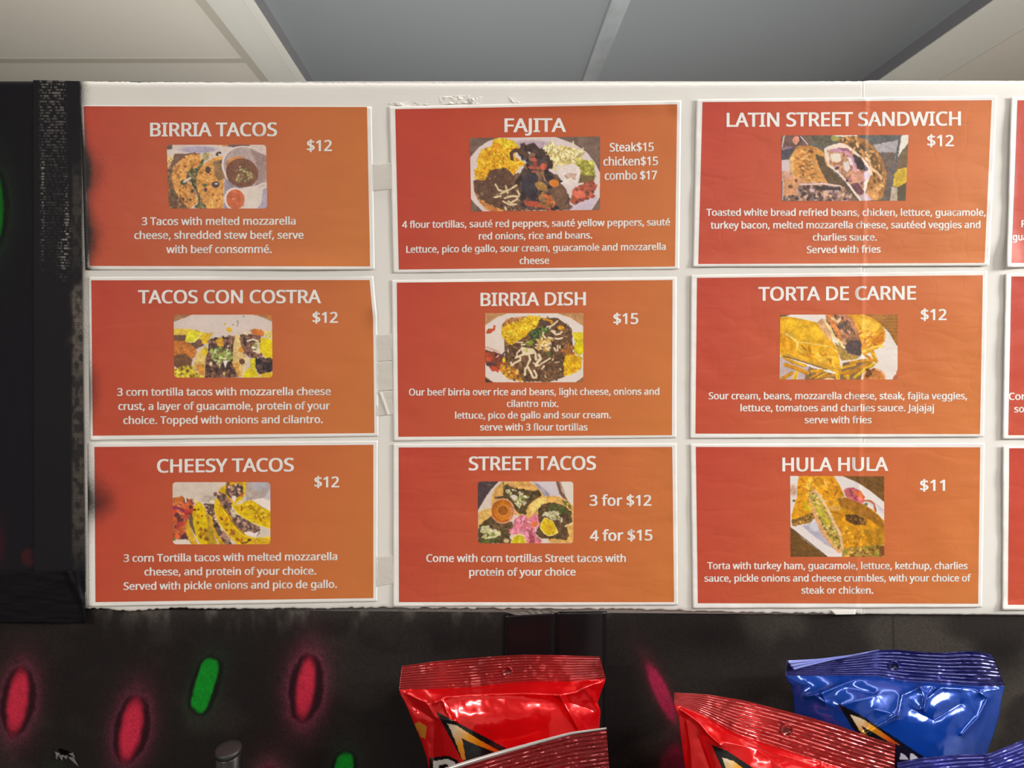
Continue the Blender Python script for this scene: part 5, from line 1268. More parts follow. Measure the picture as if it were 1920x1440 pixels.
    p.poly([(620, 200), (690, 130), (760, 200), (850, 330), (840, 480), (780, 440), (680, 300)], (204, 158, 116), 0.12).line([(760, 220), (830, 320), (860, 410), (960, 490), (1020, 580)], 40, (232, 210, 150), wob=10).poly([(880, 480), (1010, 600), (1100, 680), (1260, 710), (1180, 760), (980, 770), (930, 640)], (172, 138, 66), 0.2)
    p.line([(1100, 765), (1220, 760)], 14, (230, 220, 200))
    p.ell(1470, 1040, 178, 158, (222, 160, 116), n=0.03).ell(1470, 1050, 156, 140, (178, 104, 46), n=0.15).ell(1500, 1030, 110, 90, (196, 124, 60), n=0.15).specks([(1340, 900), (1480, 900), (1440, 960), (1360, 1040)], 16, 10, 18, [(110, 66, 34)], 2.2, 6).ell(800, 1075, 100, 46, (226, 196, 150))
    return p


def pic_hula():
    p = Print([(1481.5, 892.4), (1657.7, 893), (1658, 1044), (1482.5, 1044)], 1470, 885, 8.725, (220, 212, 210))
    p.poly([(930, 55), (1650, 55), (1650, 500), (1400, 300), (1200, 170)], (112, 78, 36), 0.15, 30, wob=2).poly([(100, 900), (300, 1080), (720, 1400), (100, 1400)], (112, 80, 38), 0.15, 30, wob=2)
    for k in range(7):
        p.line([(130, 1020 + k * 60), (330, 1170 + k * 60)], 7, (88, 60, 28)).line([(1150 + k * 80, 70), (1640, 250 + k * 10)], 5, (96, 66, 30))
    p.line([(100, 905), (400, 1140), (720, 1395)], 14, (90, 72, 60)).poly([(300, 880), (520, 820), (620, 980), (760, 1180), (860, 1290), (700, 1200), (460, 1030)], (172, 168, 188), 0.05, 30, 0.9).ell(500, 900, 90, 60, (206, 204, 214), 40, soft=0.4).line([(1300, 470), (1500, 560), (1640, 680)], 26, (196, 196, 206)).line([(1420, 460), (1640, 640)], 10, (150, 150, 160))
    p.ell(150, 300, 60, 90, (196, 160, 140), n=0.2, soft=0.4).ell(165, 470, 26, 18, (110, 80, 50))
    bread = (216, 150, 24)
    p.poly([(240, 60), (810, 60), (900, 200), (970, 330), (990, 400), (760, 480), (660, 470), (560, 330), (420, 460), (480, 640), (340, 720), (130, 790), (120, 700), (210, 420), (215, 240)], bread, 0.12, 60, wob=5)
    p.poly([(420, 80), (540, 70), (540, 280), (430, 340), (380, 440), (330, 280)], (222, 178, 70), 0.12).poly([(330, 460), (420, 480), (460, 640), (330, 640)], (206, 176, 30), 0.1).line([(640, 80), (700, 250)], 36, (228, 176, 90)).line([(760, 110), (880, 300)], 40, (196, 118, 30)).specks([(240, 90), (800, 90), (950, 350), (600, 440), (230, 700)], 80, 9, 24, [(226, 166, 50), (190, 118, 20), (204, 140, 24)], 2.2, 2, 60)
    p.poly([(120, 790), (480, 650), (520, 740), (420, 830), (200, 880), (130, 880)], (150, 110, 50), 0.25).specks([(130, 800), (480, 680), (480, 760), (200, 870)], 40, 10, 20, [(112, 84, 44), (200, 160, 70), (96, 70, 40), (190, 120, 60)], 1.6, 3)
    p.poly([(660, 480), (760, 480), (1000, 410), (1150, 460), (1330, 540), (1480, 640), (1640, 800), (1640, 1395), (950, 1395), (960, 1230), (900, 950), (760, 660)], (204, 142, 22), 0.14, 70, wob=5)
    p.poly([(880, 430), (1020, 420), (1300, 530), (1560, 720), (1640, 850), (1640, 960), (1400, 780), (1150, 660), (920, 560)], (146, 96, 30), 0.2, 40, 0.85).poly([(1000, 700), (1180, 690), (1350, 780), (1330, 870), (1140, 860), (1010, 790)], (98, 66, 32), 0.2).specks([(1040, 720), (1340, 780), (1300, 860), (1060, 800)], 24, 10, 18, [(150, 104, 50), (80, 52, 30)], 1.6, 4).ell(840, 590, 100, 46, (220, 166, 80), 10).line([(760, 650), (900, 680), (960, 720)], 18, (160, 100, 30))
    p.specks([(800, 820), (1000, 900), (1600, 1000), (1600, 1250), (1000, 1200)], 140, 9, 22, [(222, 164, 36), (186, 124, 20), (208, 150, 40), (170, 110, 24)], 1.8, 5).poly([(1300, 960), (1640, 900), (1640, 1200), (1400, 1200)], (170, 120, 20), 0.15, 40, 0.7).poly([(960, 1240), (1400, 1200), (1640, 1180), (1640, 1395), (950, 1395)], (166, 130, 50), 0.25, 30).specks([(960, 1260), (1600, 1220), (1600, 1390), (980, 1390)], 70, 10, 26, [(120, 90, 40), (196, 156, 70), (140, 140, 50), (150, 110, 60)], 1.8, 6).poly([(1560, 1210), (1645, 1210), (1645, 1370), (1560, 1360)], (120, 78, 40))
    c = [(420, 330), (480, 290), (560, 340), (660, 500), (760, 680), (860, 860), (950, 1000), (970, 1280), (920, 1330), (760, 1190), (640, 1010), (540, 800), (470, 600), (400, 440)]
    p.poly(c, (206, 160, 110), 0.12, wob=6)
    inn = [(430, 350), (500, 340), (600, 470), (700, 640), (800, 860), (900, 1040), (920, 1260), (860, 1240), (700, 1020), (600, 820), (500, 600), (440, 450)]
    p.poly(inn, (170, 140, 66), 0.25).specks(inn, 150, 9, 20, [(196, 180, 70), (130, 116, 50), (206, 160, 100), (160, 160, 50), (110, 86, 50), (214, 200, 130)], 1.6, 7).poly([(520, 520), (600, 560), (760, 800), (740, 900), (640, 840), (560, 680)], (196, 180, 56), 0.2, 20, 0.7).line([(500, 300), (640, 470), (760, 720), (900, 980), (960, 1240)], 34, (216, 180, 136), wob=8).line([(410, 470), (500, 720), (620, 1000), (780, 1200), (900, 1320)], 22, (216, 150, 96), wob=6)
    p.poly([(970, 300), (1020, 260), (1130, 255), (1250, 300), (1320, 400), (1300, 520), (1180, 490), (1010, 400)], (190, 96, 100), 0.15).poly([(1130, 300), (1250, 310), (1320, 410), (1290, 470), (1180, 390)], (196, 100, 54), 0.15).specks([(980, 300), (1120, 270), (1280, 500), (1100, 440)], 24, 10, 20, [(206, 110, 120), (160, 66, 76)], 2.6, 8, 30).line([(1310, 470), (1400, 470), (1470, 520), (1500, 640)], 28, (186, 90, 46)).ell(1340, 530, 30, 26, (120, 110, 60))
    return p


# ------------------------------------------------------------------ the menu sheets
RNG2 = np.random.RandomState(11)
G_RED, G_ORG = np.array((0.475, 0.059, 0.036)), np.array((0.555, 0.178, 0.047))


def quad_pt(q, u, v):
    q = np.asarray(q, float)
    u, v = np.asarray(u, float), np.asarray(v, float)
    return q[0] * ((1 - u) * (1 - v))[..., None] + q[1] * (u * (1 - v))[..., None] + q[2] * (u * v)[..., None] + q[3] * ((1 - u) * v)[..., None]


def sheet(label, paper, panel, title, prices, desc, pic, gain, wrinkled=False, lifts=(), kink=None, spray=None, seed=1, seam=None):
    """one printed sheet: white paper, colour panel, picture and lettering, all following the same waves of the paper"""
    pq = np.asarray(paper, float)
    x0, x1 = pq[:, 0].min(), pq[:, 0].max()
    y0, y1 = pq[:, 1].min(), pq[:, 1].max()
    amp = 0.00075 if wrinkled else 0.0005

    def h(X, Y):
        # distance to the sheet's border, for the loose rim
        dl = np.minimum(np.minimum(X - np.interp(Y, [pq[0, 1], pq[3, 1]], [pq[0, 0], pq[3, 0]]), np.interp(Y, [pq[1, 1], pq[2, 1]], [pq[1, 0], pq[2, 0]]) - X),
                        np.minimum(Y - np.interp(X, [pq[0, 0], pq[1, 0]], [pq[0, 1], pq[1, 1]]), np.interp(X, [pq[3, 0], pq[2, 0]], [pq[3, 1], pq[2, 1]]) - Y))
        r = amp * fbm(X / 55.0, Y / 34.0, seed, 2)
        r = r + 0.0004 * np.exp(-np.clip(dl, 0, None) / 9.0) * fbm(X / 30.0, Y / 30.0, seed + 3, 2) * (2.2 if wrinkled else 1.5)
        for cx, cy, rx, ry, a in lifts:
            r = r + a * np.exp(-((X - cx) / rx) ** 2 - ((Y - cy) / ry) ** 2)
        if seam is not None:
            sx = np.interp(Y, [150, 1150], seam)
            r = r + 0.00045 * np.exp(-((X - sx) / 4.5) ** 2) + 0.0005 * sstep(6, -6, X - sx)
        return r

    def W(X, Y, off):
        return on_wall(X, Y, 0.0006 + h(X, Y) + off)

    org = on_wall(np.array(pq[2:, 0].mean()), np.array(pq[2:, 1].mean()), 0.0)
    root = thing('menu_sheet', label, 'menu sheet', org, 'printed menu sheets on the white boards')

    def skew(P, v):
        if kink is not None:      # right border that bends outwards below a folded corner
            a, b = kink
            u = np.clip((P[..., 0] - x0) / (x1 - x0), 0, 1)
            P[..., 0] += u ** 6 * a * np.clip(np.interp(v, [0, b, 1], [0, 1, 0.0]), 0, 1)
        return P

    def patch(name, q, nu, nv, off, mat, spray_fn=None, colf=None):
        u, v = np.meshgrid(np.linspace(0, 1, nu), np.linspace(0, 1, nv))
        P = skew(quad_pt(q, u, v), v)
        X, Y = P[..., 0], P[..., 1]
        cols = None if colf is None else colf(u, v, X, Y)
        s = np.zeros(X.shape) if spray_fn is None else spray_fn(X, Y)
        return mesh(name, W(X, Y, off).reshape(-1, 3), grid_faces(nu, nv), root, mat, org, cols=cols, spray=s.ravel())

    pp = patch('paper', paper, 150, 84, 0.0, M_PAPER_W if wrinkled else M_PAPER, spray)
    pp.modifiers.new('thick', 'SOLIDIFY').thickness = 0.00012
    tw = 0.03 * RNG2.randn()

    def grad(u, v, X, Y):
        t = np.clip(0.86 * u + 0.16 * v - 0.03 + tw, 0, 1)
        t = t * 0.75 + 0.25 * sstep(0, 1, t)
        return (G_RED + (G_ORG - G_RED) * t[..., None]) * (1.0 + 0.06 * (fbm(X / 60.0, Y / 60.0, seed + 5, 2) - 0.5))[..., None]

    patch('colour_panel', panel, 190, 106, 0.00013, M_PRINT_W if wrinkled else M_PRINT, spray, grad)

    if pic is not None:
        p = pic()
        C = p.result(gain)
        u, v = np.meshgrid(np.linspace(0, 1, p.nx), np.linspace(0, 1, p.ny))
        X, Y = p.at(u, v)
        Fa = grid_faces(p.nx, p.ny)
        if p.radius:                # rounded corners of the picture: pull the corner points in
            w, hh = p.wh
            ax, ay = u * w, v * hh
            r = p.radius
            cx = np.clip(ax, r, w - r)
            cy = np.clip(ay, r, hh - r)
            d = np.hypot(ax - cx, ay - cy)
            k = np.where(d > r, r / np.maximum(d, 1e-6), 1.0)
            ax, ay = cx + (ax - cx) * k, cy + (ay - cy) * k
            X, Y = p.at(ax / w, ay / hh)
        mesh('food_photo', W(X, Y, 0.00026).reshape(-1, 3), Fa, root, M_PRINT_W if wrinkled else M_PRINT, org, cols=C.reshape(-1, 3), spray=np.zeros(C.shape[0] * C.shape[1]))

    for name, lines in [('title', [title] if title else [])] + [('price', [p]) for p in prices] + [('description', desc)]:
        if not lines:
            continue
        Ps, Ts, n = [], [], 0
        for l in lines:
            a, t = text_px(*l)
            Ps.append(a)
            Ts += [(i + n, j + n, k + n) for i, j, k in t]
            n += len(a)
        A = np.concatenate(Ps)
        if seam is not None:
            A, Ts = split_near(A, Ts, seam)
            n = len(A)
        V = W(A[:, 0], A[:, 1], 0.00030)
        # all letters face the room
        Ts = [t if np.dot(np.cross(V[t[1]] - V[t[0]], V[t[2]] - V[t[0]]), NB) > 0 else t[::-1] for t in Ts]
        mesh(name, V, Ts, root, M_INK, org, smooth=False, spray=spray(A[:, 0], A[:, 1]) if spray else np.zeros(n))
    return root


def spray_a(X, Y):
    n = fbm(X / 20.0, Y / 30.0, 61, 3)
    e = np.exp(-np.clip(X - np.interp(Y, [200, 500], [150, 158]) - 2 * n, 0, None) / 12.0) * 0.8
    d = np.exp(-((X - 160) / 44.0) ** 2) * (np.exp(-((Y - 320) / 50.0) ** 2) + 0.9 * np.exp(-((Y - 445) / 50.0) ** 2)) * (0.42 + 0.3 * n)
    return np.clip(e + d + 0.25 * np.exp(-((Y - 505) / 3.0) ** 2) * (X < 300), 0, 1)


def spray_b(X, Y):
    n = fbm(X / 20.0, Y / 30.0, 62, 3)
    e = np.exp(-np.clip(X - 160 - 2 * n, 0, None) / 12.0) * 0.55
    d = np.exp(-((X - 172) / 30.0) ** 2) * np.exp(-((Y - 730) / 60.0) ** 2) * 0.35
    return np.clip(e + d, 0, 1)


def spray_c(X, Y):
    n = fbm(X / 20.0, Y / 30.0, 63, 3)
    e = np.exp(-np.clip(X - 160 - 2 * n, 0, None) / 13.0) * 0.6
    d = np.exp(-((X - 186) / 42.0) ** 2) * (np.exp(-((Y - 945) / 38.0) ** 2) * (0.30 + 0.2 * n) + np.exp(-((Y - 905) / 70.0) ** 2) * 0.2)
    return np.clip(e + d + 0.4 * np.exp(-np.clip(1140 - Y, 0, None) / 4.0) * (X < 260) * n, 0, 1)


sheet('birria tacos menu sheet, top of the left column, dark overspray along its left edge',
      [(151, 197.5), (697, 200), (703, 505.5), (160, 506)], [(156.6, 199), (688, 200.5), (694, 499.5), (167.8, 498.7)],
      ('BIRRIA TACOS', 282, 519, 255.5, 255, 25.5), [('$12', 576, 622, 283, 283, 20.5)],
      [('3 Tacos with melted mozzarella', 266, 554, 422, 421, 14.5), ('cheese, shredded stew beef, serve', 252, 569, 448, 447.5, 14.5), ('with beef consommé.', 312, 509, 474.5, 474, 14.5)],
      pic_birria_tacos, 1.22, lifts=[(560, 508, 150, 22, 0.0022)], spray=spray_a, seed=3)
sheet('tacos con costra menu sheet, middle of the left column, its upper right corner folded',
      [(165, 519), (700, 517.5), (710, 818), (168, 826)], [(171, 525.5), (693, 525), (702, 812), (174, 817)],
      ('TACOS CON COSTRA', 259.5, 601.5, 568.5, 568, 24.5), [('$12', 586.5, 633, 605, 605, 20)],
      [('3 corn tortilla tacos with mozzarella cheese', 220, 620, 742, 740.5, 14.2), ('crust, a layer of guacamole, protein of your', 222, 618.5, 768.5, 767.5, 14.2), ('choice. Topped with onions and cilantro.', 231.5, 605, 795, 793, 14.2)],
      pic_costra, 1.12, lifts=[(705, 585, 14, 22, 0.0018), (175, 826, 12, 8, 0.001)], kink=(5.0, 0.25), spray=spray_b, seed=5)
sheet('cheesy tacos menu sheet, bottom of the left column, speckled black at its left',
      [(164, 830), (708.5, 826), (708, 1128), (165, 1138)], [(177, 838), (700, 834), (700, 1121.5), (179, 1129)],
      ('CHEESY TACOS', 295, 550.5, 886, 883.5, 25), [('$12', 590, 635.5, 913.5, 913.5, 20)],
      [('3 corn Tortilla tacos with melted mozzarella', 232, 632, 1053.5, 1050, 14.2), ('cheese, and protein of your choice.', 271, 592.5, 1079, 1077, 14.2), ('Served with pickle onions and pico de gallo.', 232, 631.5, 1106, 1102, 14.2)],
      pic_cheesy, 1.12, spray=spray_c, seed=7)
sheet('fajita menu sheet, top of the second column, listing steak, chicken and combo prices',
      [(729, 199.6), (1277.7, 188), (1273.6, 504.5), (736.7, 512)], [(741, 204.7), (1269.7, 195.5), (1265.5, 499.7), (747.8, 505.4)],
      ('FAJITA', 946.5, 1061, 247.5, 247, 25.5), [('Steak$15', 1143.5, 1225.5, 284, 283, 16), ('chicken$15', 1131.5, 1233.5, 310.5, 309.5, 16), ('combo $17', 1134, 1231.5, 337, 336, 16)],
      [('4 flour tortillas, sauté red peppers, sauté yellow peppers, sauté', 754, 1256, 427.5, 422.5, 13), ('red onions, rice and beans.', 898, 1110, 449, 447, 13), ('Lettuce, pico de gallo, sour cream, guacamole and mozzarella', 762, 1248, 474, 468.5, 13), ('cheese', 974.5, 1029.5, 495, 494.5, 13)],
      pic_fajita, 1.15, lifts=[(1100, 192, 160, 16, 0.0018), (1270, 195, 14, 20, 0.0012)], seed=9)
sheet('birria dish menu sheet, middle of the second column, priced at fifteen dollars',
      [(733.5, 525), (1269, 519), (1268.5, 821), (737.7, 827)], [(744, 530), (1261, 525), (1260, 816), (747, 819)],
      ('BIRRIA DISH', 901.5, 1098, 573.5, 572, 24.5), [('$15', 1150.5, 1196.5, 607.5, 607, 20)],
      [('Our beef birria over rice and beans, light cheese, onions and', 767, 1236, 741.5, 740, 12.8), ('cilantro mix.', 950.5, 1047, 763, 763, 12.8), ('lettuce, pico de gallo and sour cream.', 853.5, 1145, 785, 784, 12.8), ('serve with 3 flour tortillas', 900.5, 1101.5, 807, 807, 12.8)],
      pic_birria_dish, 1.06, seed=11)
sheet('street tacos menu sheet, bottom of the second column, with prices for three and four',
      [(736.7, 832), (1269, 831), (1271.6, 1135), (736.7, 1137.5)], [(747.4, 839), (1260.4, 838), (1264, 1129), (748, 1129)],
      ('STREET TACOS', 879.5, 1117, 881.5, 880.5, 25.5), [('3 for $12', 1106, 1221, 948, 948, 20), ('4 for $15', 1106.5, 1223, 1014, 1013, 20)],
      [('Come with corn tortillas Street tacos with', 799.5, 1173, 1053.5, 1053.5, 14.2), ('protein of your choice', 880, 1079, 1079.5, 1079, 14.2)],
      pic_street, 1.04, wrinkled=True, seed=13)
SEAM = (1625, 1607)
sheet('latin street sandwich menu sheet, top of the third column, creased along the board seam',
      [(1305.7, 186), (1870, 179), (1855, 498), (1299, 500)], [(1317.4, 191.4), (1859.7, 187.8), (1846, 493), (1309.3, 495)],
      ('LATIN STREET SANDWICH', 1363, 1801, 237.5, 235, 26), [('$12', 1739, 1788, 274, 274, 21)],
      [('Toasted white bread refried beans, chicken, lettuce, guacamole,', 1324.5, 1848, 404.5, 404.5, 13), ('turkey bacon, melted mozzarella cheese, sautéed veggies and', 1332.5, 1838, 428.5, 427.5, 13), ('charlies sauce.', 1524, 1644, 451, 451, 13), ('Served with fries', 1513, 1651, 474.5, 473.5, 13)],
      pic_latin, 1.0, wrinkled=True, seam=SEAM, lifts=[(1760, 330, 60, 25, 0.001), (1560, 502, 260, 12, 0.001)], seed=15)
sheet('torta de carne menu sheet, middle of the third column',
      [(1295.5, 515), (1851.6, 507.5), (1845.5, 819), (1293.5, 822)], [(1307, 521), (1843, 516), (1837.5, 814), (1304, 813)],
      ('TORTA DE CARNE', 1422.5, 1717, 563.5, 561.5, 25.5), [('$12', 1727, 1774.5, 600, 600, 20.5)],
      [('Sour cream, beans, mozzarella cheese, steak, fajita veggies,', 1329, 1813, 748.5, 748.5, 13), ('lettuce, tomatoes and charlies sauce. Jajajaj', 1388.5, 1751, 771, 771, 13), ('serve with fries', 1509, 1634, 793.5, 793.5, 13)],
      pic_torta, 0.97, wrinkled=True, seam=SEAM, lifts=[(1760, 570, 60, 40, 0.001)], seed=17)
sheet('hula hula menu sheet, bottom of the third column, priced at eleven dollars',
      [(1294, 832), (1846.8, 830), (1841.4, 1139), (1299, 1141)], [(1304.7, 838), (1838, 838.7), (1834, 1132), (1308.6, 1131)],
      ('HULA HULA', 1467.5, 1665, 883.5, 882.5, 25.5), [('$11', 1725.5, 1771.5, 920, 920, 20.5)],
      [('Torta with turkey ham, guacamole, lettuce, ketchup, charlies', 1326.5, 1814, 1067, 1067, 13), ('sauce, pickle onions and cheese crumbles, with your choice of', 1321, 1820.5, 1090.5, 1090, 13), ('steak or chicken.', 1503, 1637, 1113, 1113, 13)],
      pic_hula, 0.97, wrinkled=True, seam=SEAM, lifts=[(1780, 1040, 40, 60, 0.001)], seed=19)
sheet('topmost menu sheet cut off by the right edge, its lower left corner curling',
      [(1896, 181), (2455, 179), (2440, 501), (1887.5, 501)], [(1908, 188), (2445, 186), (2432, 494), (1896.6, 493)],
      None, [], [('F', 1915.5, 1922.5, 426, 426, 13), ('gua', 1899, 1926, 450.5, 450.5, 13)], None, 1.0, wrinkled=True, lifts=[(1888, 492, 20, 45, 0.0042), (1893, 300, 8, 90, 0.001)], seed=21)
sheet('middle menu sheet cut off by the right edge',
      [(1885.7, 512), (2435, 512), (2430, 823), (1880, 823)], [(1896.6, 518.5), (2427, 518), (2422, 816), (1890.6, 816)],
      None, [], [('Con', 1891.5, 1925, 749.5, 749.5, 13), ('so', 1902, 1920, 773, 773, 13)], None, 1.0, wrinkled=True, lifts=[(1882, 700, 8, 160, 0.0012)], seed=23)
sheet('bottom menu sheet cut off by the right edge, red print without any letters in view',
      [(1880.5, 835.5), (2430, 836), (2428, 1144), (1879.6, 1144)], [(1892.5, 840.5), (2420, 841), (2418, 1134), (1890, 1134)],
      None, [], [], None, 1.0, wrinkled=True, lifts=[(1882, 900, 8, 60, 0.0008), (1884, 1142, 30, 12, 0.0016)], seed=25)


# ------------------------------------------------------------------ the counter under the picture that carries the bags
def skew_box(xa, xb, ya, yb, z0, z1):
    """a box whose back follows the partition"""
    V = []
    for z in (z0, z1):
        for x, b in ((xa, 0), (xb, 0), (xb, 1), (xa, 1)):
            V.append((x, (yb if b else ya) + BX * x, z))
    return V, [(0, 3, 2, 1), (4, 5, 6, 7), (0, 1, 5, 4), (1, 2, 6, 5), (2, 3, 7, 6), (3, 0, 4, 7)]


V, Fc = skew_box(-1.6, 1.4, 0.36, 0.70, COUNTER - 0.035, COUNTER)
ct = thing('serving_counter', 'black counter along the wall that carries the snack bags, below the picture', 'counter', (0, 0.55, 0))
bevel(mesh('worktop', V, Fc, ct, M_COUNTER, (0, 0.55, 0), smooth=False), 0.004)
V, Fc = skew_box(-1.58, 1.38, 0.40, 0.698, 0.0, COUNTER - 0.035)
mesh('cabinet', V, Fc, ct, M_COUNTER, (0, 0.55, 0), smooth=False)


# ------------------------------------------------------------------ snack bags
def along(pts, n):
    """n points evenly spread along a polyline, eased round its corners"""
    p = np.asarray(pts, float)
    s = np.concatenate([[0], np.cumsum(np.hypot(*(p[1:] - p[:-1]).T))])
    t = np.linspace(0, s[-1], n)
    q = np.stack([np.interp(t, s, p[:, 0]), np.interp(t, s, p[:, 1])], 1)
    k = max(1, n // 60)
    for _ in range(2):
        r = q.copy()
        for d in range(1, k + 1):
            r[k:-k] += q[k - d:len(q) - k - d] + q[k + d:len(q) - k + d]
        r[k:-k] /= 2 * k + 1
        q = r
        q[0], q[-1] = p[0], p[-1]
    return q


def ridge(X, Y, creases):
    z = np.zeros(np.shape(X))
    for pts, a, w in creases:
        d = seg_dist(X, Y, pts)
        z = z + a * np.exp(-d / w)
    return z


def bag(label, d, top, sealb, left, right, bulge, film, sealc, paint, creases, hole=None, ribs=11, nu=250, yview=1462, seed=1, soft=38.0, warp=0.004, rib_amp=0.00034, tilt=0.0, cr=0.0007, bx=(0, 0)):
    yb = row_at(COUNTER + 0.002, d)
    T, S = along(top, nu), along(sealb, nu)
    u = np.linspace(0, 1, nu)
    org = at_depth(np.array((left[-1][0] + right[-1][0]) / 2), np.array(yb), d)
    org[2] = COUNTER
    root = thing('snack_bag', label, 'snack bag', org, 'glossy snack bags in front of the wall')
    # --- seal
    ns = ribs * 6 + 1
    v = np.linspace(0, 1, ns)
    PX = T[None, :, 0] * (1 - v[:, None]) + S[None, :, 0] * v[:, None]
    PY = T[None, :, 1] * (1 - v[:, None]) + S[None, :, 1] * v[:, None]
    wv = fbm(PX / 70.0, PY / 150.0, seed, 2) - 0.5
    flat = np.exp(-(np.minimum(u, 1 - u) / 0.02) ** 2)[None, :]

    def sdepth(PX, PY, v):
        w = warp * 2 * (fbm(PX / 80.0, PY / 200.0, seed, 2) - 0.5) + 0.0007 * (fbm(PX / 16.0, PY / 10.0, seed + 4, 2) - 0.5) * 2
        return w + rib_amp * np.sin(2 * math.pi * ribs * v) * (0.55 + 0.9 * fbm(PX / 24.0, PY / 9.0, seed + 9, 2)) + tilt * (v - 1.0)

    D = d - sdepth(PX, PY, v[:, None])
    P = at_depth(PX, PY, D)
    Pb = at_depth(PX, PY, D + 0.0012)
    n = nu * ns
    rim = np.concatenate([np.arange(nu), np.arange(1, ns) * nu + nu - 1, (ns - 1) * nu + np.arange(nu - 2, -1, -1), np.arange(ns - 2, 0, -1) * nu])
    nxt = np.roll(rim, -1)
    Fa = np.concatenate([grid_faces(nu, ns), grid_faces(nu, ns, True) + n, np.stack([nxt, rim, rim + n, nxt + n], 1)])
    C = np.ones((2 * n, 3)) * np.array(sealc)
    C *= (0.85 + 0.3 * np.concatenate([wv.ravel(), wv.ravel()]) * 2)[:, None]
    seal = mesh('top_seal', np.concatenate([P.reshape(-1, 3), Pb.reshape(-1, 3)]), Fa, root, M_SEAL, org, cols=C)
    # --- body: front and back skins meeting at the sides
    ybm = S[:, 1].max()
    rows = np.concatenate([np.linspace(0, 1, int((yview - S[:, 1].min()) / 1.7) + 2), np.linspace(1.0, 2.0, 14)[1:]])
    nb = len(rows)
    Sy, Sx = S[None, :, 1], S[None, :, 0]
    yv = np.where(rows[:, None] <= 1, Sy + (yview + 4 - Sy) * np.minimum(rows, 1)[:, None], (yview + 4) + (yb - yview - 4) * (rows[:, None] - 1))
    L = np.interp(yv, [p[1] for p in left] + [yb], [p[0] for p in left] + [left[-1][0] + bx[0]])
    R = np.interp(yv, [p[1] for p in right] + [yb], [p[0] for p in right] + [right[-1][0] + bx[1]])
    frac = (Sx - Sx[0, 0]) / (Sx[0, -1] - Sx[0, 0])
    k = sstep(0, 26, yv - Sy)
    X = (L + (R - L) * frac) * k + Sx * (1 - k)
    X[:, 0] = np.where(rows > 0, L[:, 0], Sx[0, 0])
    X[:, -1] = np.where(rows > 0, R[:, -1], Sx[0, -1])
    g = 1 - np.exp(-np.clip(yv - Sy, 0, None) / soft)
    g = g * np.sqrt(np.clip((yb - yv) / (yb - ybm) * 2.2, 0, 1))
    prof = 1 - np.abs(2 * frac - 1) ** 2.6
    edge = sstep(0, 0.05, np.minimum(frac, 1 - frac)) * sstep(0, 10, yv - Sy) * sstep(0, 60, yb - yv)
    cz = ridge(X, yv, creases)
    nz = np.abs(fbm(X / 44.0, yv / 44.0, seed + 2, 2) - 0.5) * -2 * cr + cr * 0.6 * (fbm(X / 17.0, yv / 17.0, seed + 6, 2) - 0.5)
    B = bulge * prof * g + (cz + nz) * edge
    d0 = sdepth(S[None, :, 0], S[None, :, 1], 1.0) * np.exp(-np.clip(yv - Sy, 0, None) / 25.0)
    Pf = at_depth(X, yv, d - B - d0)
    base = at_depth(X, yv, d - d0 + 0.0006)
    Pk = base + np.array((0, 1.0, 0)) * (0.8 * bulge * prof * g)[..., None]
    n = nu * nb
    Fb = np.concatenate([grid_faces(nu, nb), grid_faces(nu, nb, True) + n])
    side = []
    for i in (0, nu - 1):
        a = np.arange(nb - 1) * nu + i
        q = np.stack([a, a + n, a + nu + n, a + nu], 1)
        side.append(q if i == 0 else q[:, ::-1])
    a = (nb - 1) * nu + np.arange(nu - 1)
    side.append(np.stack([a, a + n, a + n + 1, a + 1], 1))
    C = np.ones(X.shape + (3,)) * np.array(film)
    paint(C, X, yv)
    mesh('body', np.concatenate([Pf.reshape(-1, 3), Pk.reshape(-1, 3)]), np.concatenate([Fb] + side), root, M_FILM, org,
         cols=np.concatenate([C.reshape(-1, 3), np.ones((n, 3)) * np.array(film)]))
    # --- hang hole: a raised ring and the punched disc
    if hole:
        hx, hy, r = hole
        t = np.linspace(0, 2 * math.pi, 28, endpoint=False)
        vq = (hy - np.interp(hx, T[:, 0], T[:, 1])) / (np.interp(hx, S[:, 0], S[:, 1]) - np.interp(hx, T[:, 0], T[:, 1]))
        z0 = float(sdepth(np.array(hx), np.array(hy), 0.0) + tilt * vq)
        V = []
        for rr, up in ((r * 1.2, 0.0004), (r * 1.08, 0.0014), (r * 0.96, 0.0014), (r * 0.86, 0.0005)):
            V.append(at_depth(hx + rr * np.cos(t), hy + rr * np.sin(t), np.full(28, d - z0 - up)))
        V = np.concatenate(V)
        Fr = [(k * 28 + i, k * 28 + (i + 1) % 28, (k + 1) * 28 + (i + 1) % 28, (k + 1) * 28 + i) for k in range(3) for i in range(28)]
        mesh('hang_hole', V, [f[::-1] for f in Fr] + [tuple(range(84, 112))[::-1]], seal, M_SEAL, org, cols=np.ones((112, 3)) * np.array(sealc) * np.concatenate([np.full(84, 0.9), np.full(28, 0.35)])[:, None])
    return seal, org


FILM_R, SEAL_R = lin((216, 6, 14)), lin((162, 38, 40))
FILM_B, SEAL_B = lin((14, 66, 165)), lin((30, 32, 108))
BLK = lin((20, 22, 24))


def put(C, m, col):
    C[m] = np.array(col)


def flame(C, X, Y, apex, pts, ends):
    """a flame that is white at its apex and orange in its tails"""
    m = in_poly(X, Y, pts)
    r = np.hypot(X - apex[0], Y - apex[1])
    t = np.clip(r / ends, 0, 1)
    a, b, c = np.array(lin((255, 246, 214))), np.array(lin((255, 176, 30))), np.array(lin((226, 84, 16)))
    col = np.where((t < 0.45)[..., None], a + (b - a) * np.clip(t / 0.45, 0, 1)[..., None], b + (c - b) * np.clip((t - 0.45) / 0.55, 0, 1)[..., None])
    C[m] = col[m]


